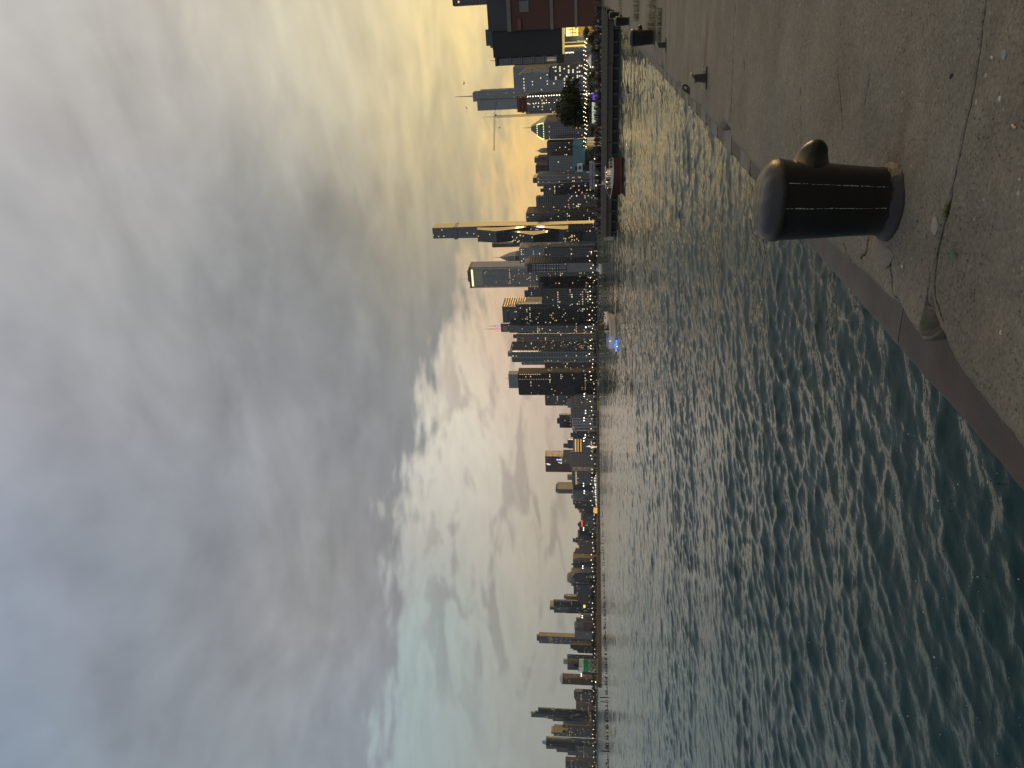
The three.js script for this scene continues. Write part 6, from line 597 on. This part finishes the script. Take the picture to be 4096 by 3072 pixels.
// ---------------------------------------------------------------- breakwater, harbor light, row of old piles
{ const A = at(2400, 2733, 600), B = at(2390, 1380, 1330), L = Math.hypot(A.x - B.x, A.z - B.z), t = new THREE.Group(); t.name = 'breakwater'; t.userData.kind = 'structure'; t.position.set(A.x, 0, A.z); t.rotation.y = Math.atan2(-(B.z - A.z), B.x - A.x); scene.add(t); const wood = std([0.16, 0.115, 0.075], { map: scaled(mottle, 9, 2) }), top = std([0.22, 0.20, 0.17], { map: scaled(mottle, 6) }), yellow = std([0.42, 0.30, 0.03]); const r = rng(17); let x = 0; while (x < L) { const w = 26 + 24 * r(), x1 = Math.min(L, x + w); const lit = x > L * 0.62 && x < L * 0.68; G().box(x, x1 - 0.7, LAKE - 1, -0.15 - 0.15 * r(), -5, 0).make('wall_block', lit ? yellow : wood, t); G().box(x, x1 - 0.7, -0.14, 0.12, -4.6, -0.3).make('cap_stone', top, t); x = x1; }  // yellow blocks: the light on that stretch of wall is put into their colour
  const h = at(2391, 2663, 612), n = thing('harbor_light', 'green and white square harbor light on an open steel frame at the breakwater end', 'harbor light', [h.x, 0.1, h.z], 0.28), w = 4.6, y0 = at(2355, 2663, 612).y - 0.1, y1 = at(2334, 2663, 612).y - 0.1, y2 = at(2316, 2663, 612).y - 0.1, g = G(); for (const [sx, sz] of [[-1, -1], [1, -1], [1, 1], [-1, 1]]) g.bar([sx * w * 1.08, 0, sz * w * 1.08], [sx * w, y0, sz * w], 0.22, 6); for (const z of [-w, w]) { for (const y of [0.2, y0 / 2, y0 - 0.2]) g.bar([-w * 1.05, y, z], [w * 1.05, y, z], 0.16, 5); for (const k of [0, 1]) for (const s of [0, 1]) { const xa = s ? 0 : -w, xb = s ? w : 0, ya = k * y0 / 2, yb = (k + 1) * y0 / 2; g.bar([xa, ya, z], [xb, yb, z], 0.12, 5).bar([xb, ya, z], [xa, yb, z], 0.12, 5); } g.bar([0, 0, z], [0, y0, z], 0.16, 5); } for (const x of [-w, w]) g.bar([x, y0 / 2, -w], [x, y0 / 2, w], 0.14, 5); g.make('steel_frame', M.pale, n);
  G().box(-w, w, y0, y1, -w, w).make('green_wall', std([0.035, 0.23, 0.10]), n); G().box(-w, w, y1, y2, -w, w).make('white_wall', M.white, n); G().box(-w - 0.2, w + 0.2, y2, y2 + 0.4, -w - 0.2, w + 0.2).make('roof_edge', M.dark, n); G().box(-1.2, -0.2, y1 + 1.4, y1 + 2.2, w, w + 0.08).make('window', M.black, n); const lt = G(); for (let i = 0; i < 8; i++) { const a = i / 8 * 6.283; lt.bar([Math.cos(a) * 1.6, y2 + 0.4, Math.sin(a) * 1.6], [Math.cos(a) * 1.5, y2 + 3.4, Math.sin(a) * 1.5], 0.14, 5); } lt.bar([0, y2 + 0.4, 0], [0, y2 + 3.2, 0], 1.1, 8); lt.bar([0, y2 + 3.3, 0], [0, y2 + 4.6, 0], 2.0, 8, 0.2).bar([0.6, y2 + 3, 0], [0.6, y2 + 6.6, 0], 0.12, 5).box(-3.6, 3.6, y2 + 0.9, y2 + 1.1, 3.4, 3.5).box(-3.6, -3.4, y2 + 0.4, y2 + 1.1, 3.4, 3.5).box(3.4, 3.6, y2 + 0.4, y2 + 1.1, 3.4, 3.5); lt.make('lantern', M.black, n); const gl = new THREE.SpotLight(rgb(0.6, 1, 0.5), 260, 0, 0.8, 0.6); gl.position.set(h.x - 9, 2.0, h.z + 12); gl.target.position.set(h.x - 2.5, y0 + 3, h.z + w); gl.castShadow = true; gl.name = 'flood_light'; scene.add(gl, gl.target); const fx = thing('flood_lamp', 'small floodlight on the breakwater in front of the harbor light', 'floodlight', [h.x - 9, 0.1, h.z + 12.0], 0.6); G().bar([0, -2, 0], [0, 1.6, 0], 0.1, 6).make('post', M.dark, fx); G().box(-0.3, 0.3, 1.5, 2.1, -0.35, -0.1).make('lamp', glow([0.7, 1, 0.6], 3), fx);
  const line = [[1640, 2403, 660], [1750, 2406, 625], [2000, 2410, 520], [2300, 2416, 412], [2500, 2421.5, 345], [2660, 2427, 305], [2860, 2430.5, 280], [3080, 2433, 266]].map(([y, x, D]) => { const p = at(x, y, D); return [p.x, p.z]; }); let pile = null; const q = rng(29), timber = std([0.022, 0.019, 0.016], { roughness: 0.9 }); let logs = null; const at2 = (k) => { const f = k * (line.length - 1), i = Math.min(line.length - 2, Math.floor(f)), u = f - i; return [lerp(line[i][0], line[i + 1][0], u), lerp(line[i][1], line[i + 1][1], u)]; };
  for (let i = 0; i < 150; i++) { const k = (i + q() * 0.9) / 150, [px, pz] = at2(k), hh = q() < 0.06 ? 2.2 + q() : 0.35 + 0.8 * q(), lean = (q() - 0.5) * 0.3; if (!pile) { pile = thing('mooring_pile', 'old dark timber pile standing in the lake in front of the breakwater', 'pile', [px, LAKE, pz], 0, 'old timber piles in the lake'); G().bar([0, -1.5, 0], [0, 1, 0], 0.16, 7, 0.13).make('post', timber, pile); } else { const c = copyOf(pile, null, [px, LAKE, pz], i); c.scale.set(1 + 0.5 * q(), hh, 1 + 0.5 * q()); c.rotation.z = lean; } }
  for (let i = 0; i < 46; i++) { const k = (i + q()) / 46, a = at2(k), b = at2(Math.min(1, k + 0.006 + 0.006 * q())); const o = thing('timber_wale', 'low dark timber lying awash between the old lake piles', 'timber', [a[0], LAKE, a[1]], 0, 'timbers awash between the piles'); G().bar([0, 0.08, 0], [b[0] - a[0], 0.14, b[1] - a[1]], 0.12 + 0.09 * q(), 6).make('beam', timber, o); }
  let bird = null; for (let i = 0; i < 34; i++) { const [px, pz] = at2((i + q()) / 34), pos = [px + q(), LAKE + 0.32, pz]; if (!bird) { bird = thing('cormorant', 'dark water bird perched on the timbers of the old pile row', 'bird', pos, 0, 'birds on the old piles'); const b = new THREE.SphereGeometry(1, 12, 10); b.scale(0.13, 0.16, 0.30); b.rotateX(-0.6); b.translate(0, 0.36, 0); const nk = new THREE.CylinderGeometry(0.035, 0.07, 0.32, 8); nk.rotateX(0.25); nk.translate(0, 0.62, 0.17); const hd = new THREE.SphereGeometry(0.06, 10, 8); hd.scale(1, 1, 1.5); hd.translate(0, 0.79, 0.24); const bk = new THREE.ConeGeometry(0.022, 0.13, 6); bk.rotateX(Math.PI / 2); bk.translate(0, 0.79, 0.36); const tl = new THREE.BoxGeometry(0.1, 0.02, 0.26); tl.rotateX(0.7); tl.translate(0, 0.2, -0.28); const lg = new THREE.BoxGeometry(0.1, 0.24, 0.03); lg.translate(0, 0.1, 0.02); mesh('body', mergeGeometries([b, nk, hd, bk, tl, lg].map((g) => g.toNonIndexed())), M.black, bird); } else copyOf(bird, null, pos, q() * 6.28, null, 1.1 + 0.5 * q()); } }
// two gulls high over the towers
{ const mk = (label, x, y, D, turn) => { const t = thing('gull', label, 'bird', at(x, y, D), turn); const b = new THREE.SphereGeometry(1, 12, 8); b.scale(0.09, 0.09, 0.28); mesh('body', b, M.grey, t); for (const s of [-1, 1]) { const g = G(); g.frustum(0, 0, 0, 0, 0, 0, 0, 0, 0, 0); const w = new Geo(); w.quad([0.05 * s, 0.03, 0.14], [0.55 * s, 0.22, 0.1], [0.55 * s, 0.22, -0.08], [0.05 * s, 0.03, -0.12]).quad([0.55 * s, 0.22, 0.1], [1.05 * s, 0.10, -0.1], [1.0 * s, 0.10, -0.16], [0.55 * s, 0.22, -0.08]); w.make('wing', std([0.12, 0.12, 0.12], { side: THREE.DoubleSide }), t); } }; mk('small gull gliding right of the silver spire', 1857, 332, 150, 0.6); mk('small gull gliding above the tower crane', 1868, 434, 150, 2.2); }
// ---------------------------------------------------------------- lakefront: trees, lamps, moored boats
const SHORE = [[-900, 1000], [0, 1080], [960, 1120], [1500, 1250], [1750, 1400], [2200, 1650], [2732, 2000], [3072, 2250], [3900, 2700]];
const shoreD = (y) => { let n = 1; while (n < SHORE.length - 1 && SHORE[n][0] < y) n++; const a = SHORE[n - 1], b = SHORE[n]; return lerp(a[1], b[1], (y - a[0]) / (b[0] - a[0])); };
const shoreAt = (y, back, h = CITY) => { const D = shoreD(y) + back, p = at(2385, y, D); return [p.x, h, p.z]; };
{ const q = rng(91), kinds = [treeGeo(51, 11, 4.6, 260, 1.1, 2.2), treeGeo(52, 12, 4.0, 260, 1.1, 2.6), treeGeo(53, 9, 4.8, 240, 1.1, 1.8)], protos = []; let i = 0;
  for (let y = 975; y < 3095; y += 8 + 12 * q()) { const back = 25 + 90 * q(), k = i % 3, sc = (y > 2340 && y < 2960 ? 1.2 : 0.75) * (0.7 + 0.6 * q()) * (y > 2300 ? 1.15 : 1), pos = shoreAt(y, back), zone = y < 1500 ? 'right hand towers' : y < 2150 ? 'moored boats' : 'far left towers', l = ['round', 'tall', 'spreading'][k] + ' dark lakefront tree among those below the ' + zone, gname = l; if (!protos[k]) { protos[k] = makeTree('lakefront_tree', l, pos, kinds[k], leafB, gname); protos[k].scale.setScalar(sc); } else copyOf(protos[k], l, pos, q() * 6, gname, sc); i++; }
  for (const [y, x, h, l] of [[2150, 2330, 17, 'large dark tree standing above the breakwater, left of the red sign'], [2330, 2335, 20, 'broad dark tree clump in front of the domed hotel'], [2290, 2350, 13, 'lower dark tree to the right of the broad clump by the domed hotel'], [2412, 2362, 13, 'dark bushy tree at the foot of the golden topped tower'], [1560, 2345, 12, 'dark tree left of the big black tower foot'], [1905, 2345, 15, 'dark tree between the harbor masts and the white yachts']]) copyOf(protos[1], l, shoreAt(y, 60), y, null, h / 11); 
  let lampP = null; const lampKinds = []; for (let y = 985, n = 0; y < 3080; n++) { y += 11 + 13 * q(); const hgt = 5 + 9 * q(), pos = shoreAt(y, 6 + 70 * q()); const l = (y < 1500 ? 'street lamp with a glowing globe on the lakefront below the right hand towers' : y < 2150 ? 'street lamp with a glowing globe on the lakefront by the moored boats' : 'street lamp with a glowing globe on the lakefront below the far left towers'); if (!lampP) { lampP = thing('street_lamp', l, 'street lamp', pos, 0, l); G().bar([0, 0, 0], [0, 10, 0], 0.12, 6, 0.08).make('pole', M.steel, lampP); const s = new THREE.SphereGeometry(0.62, 10, 8); s.translate(0, 10.3, 0); mesh('lamp_globe', s, glow([1.0, 0.80, 0.48], 5), lampP); } else { const c = copyOf(lampP, l, pos, 0, l); c.scale.set(1, hgt / 10, 1); if (y > 2150) c.scale.x = c.scale.z = 1.25; } }
  let mast = null; for (const [y, x] of [[1581, 2337], [1648, 2342], [1677, 2336], [1745, 2341], [1759, 2335], [1940, 2334], [1969, 2337], [2117, 2334], [2270, 2331], [2469, 2329], [2703, 2325]]) { const pos = shoreAt(y, 10), hgt = at(x, y, -pos[2]).y - CITY, l = 'tall floodlight mast with forked arms and two white lamps above the lakefront'; if (!mast) { mast = thing('flood_mast', l, 'light mast', pos, 0, 'floodlight masts on the lakefront'); G().bar([0, 0, 0], [0, 20, 0], 0.28, 6, 0.2).bar([0, 19, 0], [-2.2, 21, 0], 0.16, 5).bar([0, 19, 0], [2.2, 21, 0], 0.16, 5).make('pole', M.pale, mast); for (const s of [-1, 1]) { const g = new THREE.SphereGeometry(0.8, 10, 8); g.translate(2.3 * s, 21, 0); mesh('lamp_head', g, glow([1, 0.93, 0.72], 5), mast); } mast.scale.set(1, hgt / 21, 1); } else copyOf(mast, null, pos, 0).scale.set(1.1, hgt / 21, 1.1); }
  let sail = null; for (let y = 1530, n = 0; y < 2160; n++) { y += 7 + 10 * q(); if (y > 1918 && y < 2052) continue; const back = -140 + 110 * q(), p = shoreAt(y, back, LAKE); const l = 'white moored sailing boat with bare mast behind the breakwater'; if (!sail) { sail = thing('sailing_boat', l, 'sailing boat', p, 0.4, 'sailing boats moored behind the breakwater'); const S = [[0, 1.1, 0.9, 1.0, 0.3], [0.5, 1.5, 1.2, 1.0, 0.5], [0.85, 0.7, 0.4, 1.2, 0.4], [1, 0.04, 0.02, 1.4, 0]]; mesh('hull', hull(10, S), gel, sail); deckOf(10, S, 0.05).make('deck', M.pale, sail); G().frustum(3, 7, -0.8, 0.8, 1, 3.4, 6.6, -0.6, 0.6, 1.7).make('cabin', M.white, sail); G().bar([5.6, 1, 0], [5.6, 15, 0], 0.16, 6, 0.1).bar([5.6, 2.4, 0], [1, 2.5, 0], 0.14, 5).bar([5.6, 15, 0], [10, 1.4, 0], 0.04, 4).bar([5.6, 15, 0], [0, 1.4, 0], 0.04, 4).make('mast', M.pale, sail); } else copyOf(sail, null, p, q() * 6.28, null, 0.8 + 0.5 * q()); }
  let yt = null; for (let i2 = 0; i2 < 13; i2++) { const y = 1926 + i2 * 8.6, p = shoreAt(y, -60 - 60 * (i2 % 3), LAKE), l = 'white multi deck yacht moored in the brightly lit yacht basin'; if (!yt) { yt = thing('moored_yacht', l, 'yacht', p, 0.2, 'yachts in the lit basin'); const S = [[0, 2.4, 2.2, 2.6, 0.3], [0.5, 2.7, 2.3, 2.6, 0.5], [0.82, 1.6, 0.9, 3.1, 0.4], [1, 0.05, 0.03, 3.8, 0]]; mesh('hull', hull(20, S), gel, yt); deckOf(20, S, 0.05).make('deck', M.white, yt); G().frustum(2, 14, -2.1, 2.1, 2.6, 2.6, 12, -1.9, 1.9, 5.4).make('cabin', M.white, yt); G().frustum(4, 11, -1.7, 1.7, 5.4, 4.4, 9.6, -1.5, 1.5, 7.6).make('upper_cabin', M.white, yt); G().box(3, 12, 3.6, 4.5, 2.0, 2.16).box(5, 9.6, 6, 6.9, 1.6, 1.72).make('window', M.glassBlack, yt); G().bar([6, 7.6, 0], [5.4, 11, 0], 0.15, 5).make('mast', M.white, yt); const s = G(); for (const x of [3, 8, 12]) s.add(new THREE.SphereGeometry(0.55, 8, 6), x, 5.3, 2.3); s.make('deck_lamp', glow([1, 0.92, 0.7], 4), yt); } else copyOf(yt, null, p, 0.2 + (q() - 0.5) * 0.8, null, 0.75 + 0.5 * q()); }
  { const p = shoreAt(2042, -150, LAKE), t = thing('lit_barge', 'floating box glowing orange yellow at the left end of the yacht basin', 'barge', p, 0.2); G().box(-6, 6, 0.2, 1.4, -4, 4).make('pontoon', M.dark, t); G().box(-5.6, 5.6, 1.4, 9.4, -3.6, 3.6).make('lit_window', glow([1.0, 0.55, 0.12], 0.9), t); const g = G(); for (let i2 = 0; i2 < 5; i2++) g.box(-5.8, 5.8, 1.4 + i2 * 2, 1.6 + i2 * 2, 3.6, 3.75); for (let i2 = 0; i2 < 4; i2++) g.box(-5.8 + i2 * 3.8, -5.6 + i2 * 3.8, 1.4, 9.4, 3.6, 3.8); g.make('frame', M.tan, t); G().box(-6, 6, 9.4, 9.8, -4, 4).make('roof', M.tan, t); }
  { const p = shoreAt(1786, 120), t = thing('lit_fountain', 'tall park fountain lit white and red below the orange lit hotel', 'fountain', p, 0), y1 = at(2348, 1786, -p[2]).y - CITY, g = G(), g2 = G(), r = rng(5); for (let i2 = 0; i2 < 46; i2++) { const k = r(), a = r() * 6.28, w = 3.2 * Math.sin(Math.PI * (0.15 + 0.8 * k)) * r(); (r() < 0.6 ? g : g2).add(new THREE.SphereGeometry(0.7 + 0.5 * r(), 7, 5), Math.cos(a) * w, k * y1, Math.sin(a) * w); } g.make('lit_spray', glow([1, 0.9, 0.75], 1.4), t, 'stuff'); g2.make('lit_spray', glow([1, 0.2, 0.12], 1.2), t, 'stuff'); G().bar([0, 0, 0], [0, 1.2, 0], 8, 20, 7.6).make('basin', M.stone, t); } 
  let car = null; }
// ---------------------------------------------------------------- little things on the quay
{ const r = rng(14), blade = (n, len, spread) => { const g = new Geo(); for (let i = 0; i < n; i++) { const a = r() * 6.28, o = [(r() - 0.5) * spread, 0, (r() - 0.5) * spread * 0.35], L = len * (0.5 + 0.7 * r()), c = Math.cos(a), s = Math.sin(a), b = 0.3 + 0.7 * r(), w = 0.0035; const p1 = [o[0] + c * L * b * 0.4, L * 0.6, o[2] + s * L * b * 0.4], p2 = [o[0] + c * L * b, L * 0.85, o[2] + s * L * b]; g.quad([o[0] - s * w, 0, o[2] + c * w], [o[0] + s * w, 0, o[2] - c * w], [p1[0] + s * w, p1[1], p1[2] - c * w], [p1[0] - s * w, p1[1], p1[2] + c * w]).quad([p1[0] - s * w, p1[1], p1[2] + c * w], [p1[0] + s * w, p1[1], p1[2] - c * w], [p2[0] + s * 0.001, p2[1], p2[2] - c * 0.001], [p2[0] - s * 0.001, p2[1], p2[2] + c * 0.001]); } return g.geo(); }; const green = std([0.10, 0.115, 0.03], { side: THREE.DoubleSide }), dry = std([0.15, 0.125, 0.05], { side: THREE.DoubleSide });
  const tuft = (label, x, y, n, len, sp, m) => { const p = onLevel(x, y, 0), t = thing('grass_tuft', label, 'grass tuft', [p.x, -0.01, p.z], GRID + 0.0); mesh('blades', blade(n, len, sp), m, t); };
  tuft('small green grass tuft growing in the crack left of the nearest bollard', 3789, 838, 90, 0.022, 0.07, green); tuft('dry grass tuft in the slab joint close to the top edge of the view', 2622, 30, 420, 0.30, 1.6, dry); tuft('green grass tuft in the slab joint right of the far small cleat', 2645, 104, 260, 0.16, 0.8, green); tuft('tall green weed beyond the dry grass tuft, by the far slab joint', 2556, 10, 260, 0.30, 1.2, green); tuft('thin grass growing in a joint between the second and third bollards', 2487, 22, 200, 0.30, 2, green);
  const stone = (name, label, cat, x, y, s, c, flat = 0.4) => { const p = onLevel(x, y, 0), g = new THREE.IcosahedronGeometry(1, 3), Q = g.attributes.position; for (let i = 0; i < Q.count; i++) { const k = 1 + 0.35 * noise(Q.getX(i) * 1.6 + x, Q.getZ(i) * 1.6 + Q.getY(i)); Q.setXYZ(i, Q.getX(i) * k * s, Q.getY(i) * k * s * flat, Q.getZ(i) * k * s * 0.6); } const m2 = mergeVertices(g.deleteAttribute('normal').deleteAttribute('uv'), 1e-5); m2.computeVertexNormals(); const m = mesh(name, m2, std(c), scene); m.position.set(p.x, quayHeight(0, 0, false) * 0 + s * flat * 0.45, p.z); m.rotation.y = x % 3; return tag(m, label, cat); };
  stone('concrete_chip', 'pale flat chip of concrete lying beside the wide crack', 'stone', 3744, 905, 0.042, [0.27, 0.24, 0.225], 0.25); stone('pebble', 'white pebble in the darker corner of the quay', 'pebble', 4002, 394, 0.011, [0.5, 0.48, 0.42]); stone('pebble', 'pale pebble beyond the long thin crack', 'pebble', 3970, 230, 0.010, [0.45, 0.42, 0.36]); stone('pebble', 'grey pebble at the thin crack, nearest the camera', 'pebble', 4020, 217, 0.022, [0.26, 0.26, 0.23], 0.3); stone('pebble', 'light pebble beside the nearest bollard foot, on the water side', 'pebble', 3610, 1066, 0.012, [0.5, 0.46, 0.4]); stone('pebble', 'pale pebble on the slab right of the broken notch', 'pebble', 4005, 1330, 0.010, [0.45, 0.42, 0.37]); stone('pebble', 'dark pebble on the slab between the long crack and the bollard', 'pebble', 3806, 304, 0.014, [0.03, 0.03, 0.03]); stone('pebble', 'small dark pebble left of the oval dark one', 'pebble', 3671, 886, 0.008, [0.03, 0.03, 0.03]);
  { const p = onLevel(4063, 507, 0), t = thing('cigarette_butt', 'crushed tan cigarette butt at the lower right of the quay', 'cigarette butt', [p.x, 0.006, p.z], 0.9); G().bar([-0.014, 0, 0], [0.006, 0.001, 0], 0.0045, 8).make('filter', std([0.5, 0.32, 0.14]), t); G().bar([0.006, 0.001, 0], [0.016, 0.0, 0.003], 0.0042, 8).make('paper', std([0.55, 0.5, 0.42]), t); }
  { const p = onLevel(3822, 1014, 0), t = thing('leaf', 'small ragged green leaf lying on the quay left of the crack', 'leaf', [p.x, 0.012, p.z], 0.6), s = new THREE.Shape([[-0.03, 0], [-0.018, 0.009], [-0.012, 0.006], [0, 0.014], [0.005, 0.008], [0.02, 0.010], [0.032, 0], [0.018, -0.008], [0.006, -0.005], [-0.002, -0.012], [-0.014, -0.006]].map(([x, y]) => new THREE.Vector2(x, y))), g = new THREE.ExtrudeGeometry(s, { depth: 0.001, bevelEnabled: false }); g.rotateX(-Math.PI / 2 + 0.12); mesh('blade', g, std([0.022, 0.13, 0.045], { roughness: 0.5 }), t); } }
renderer.render(scene, camera);
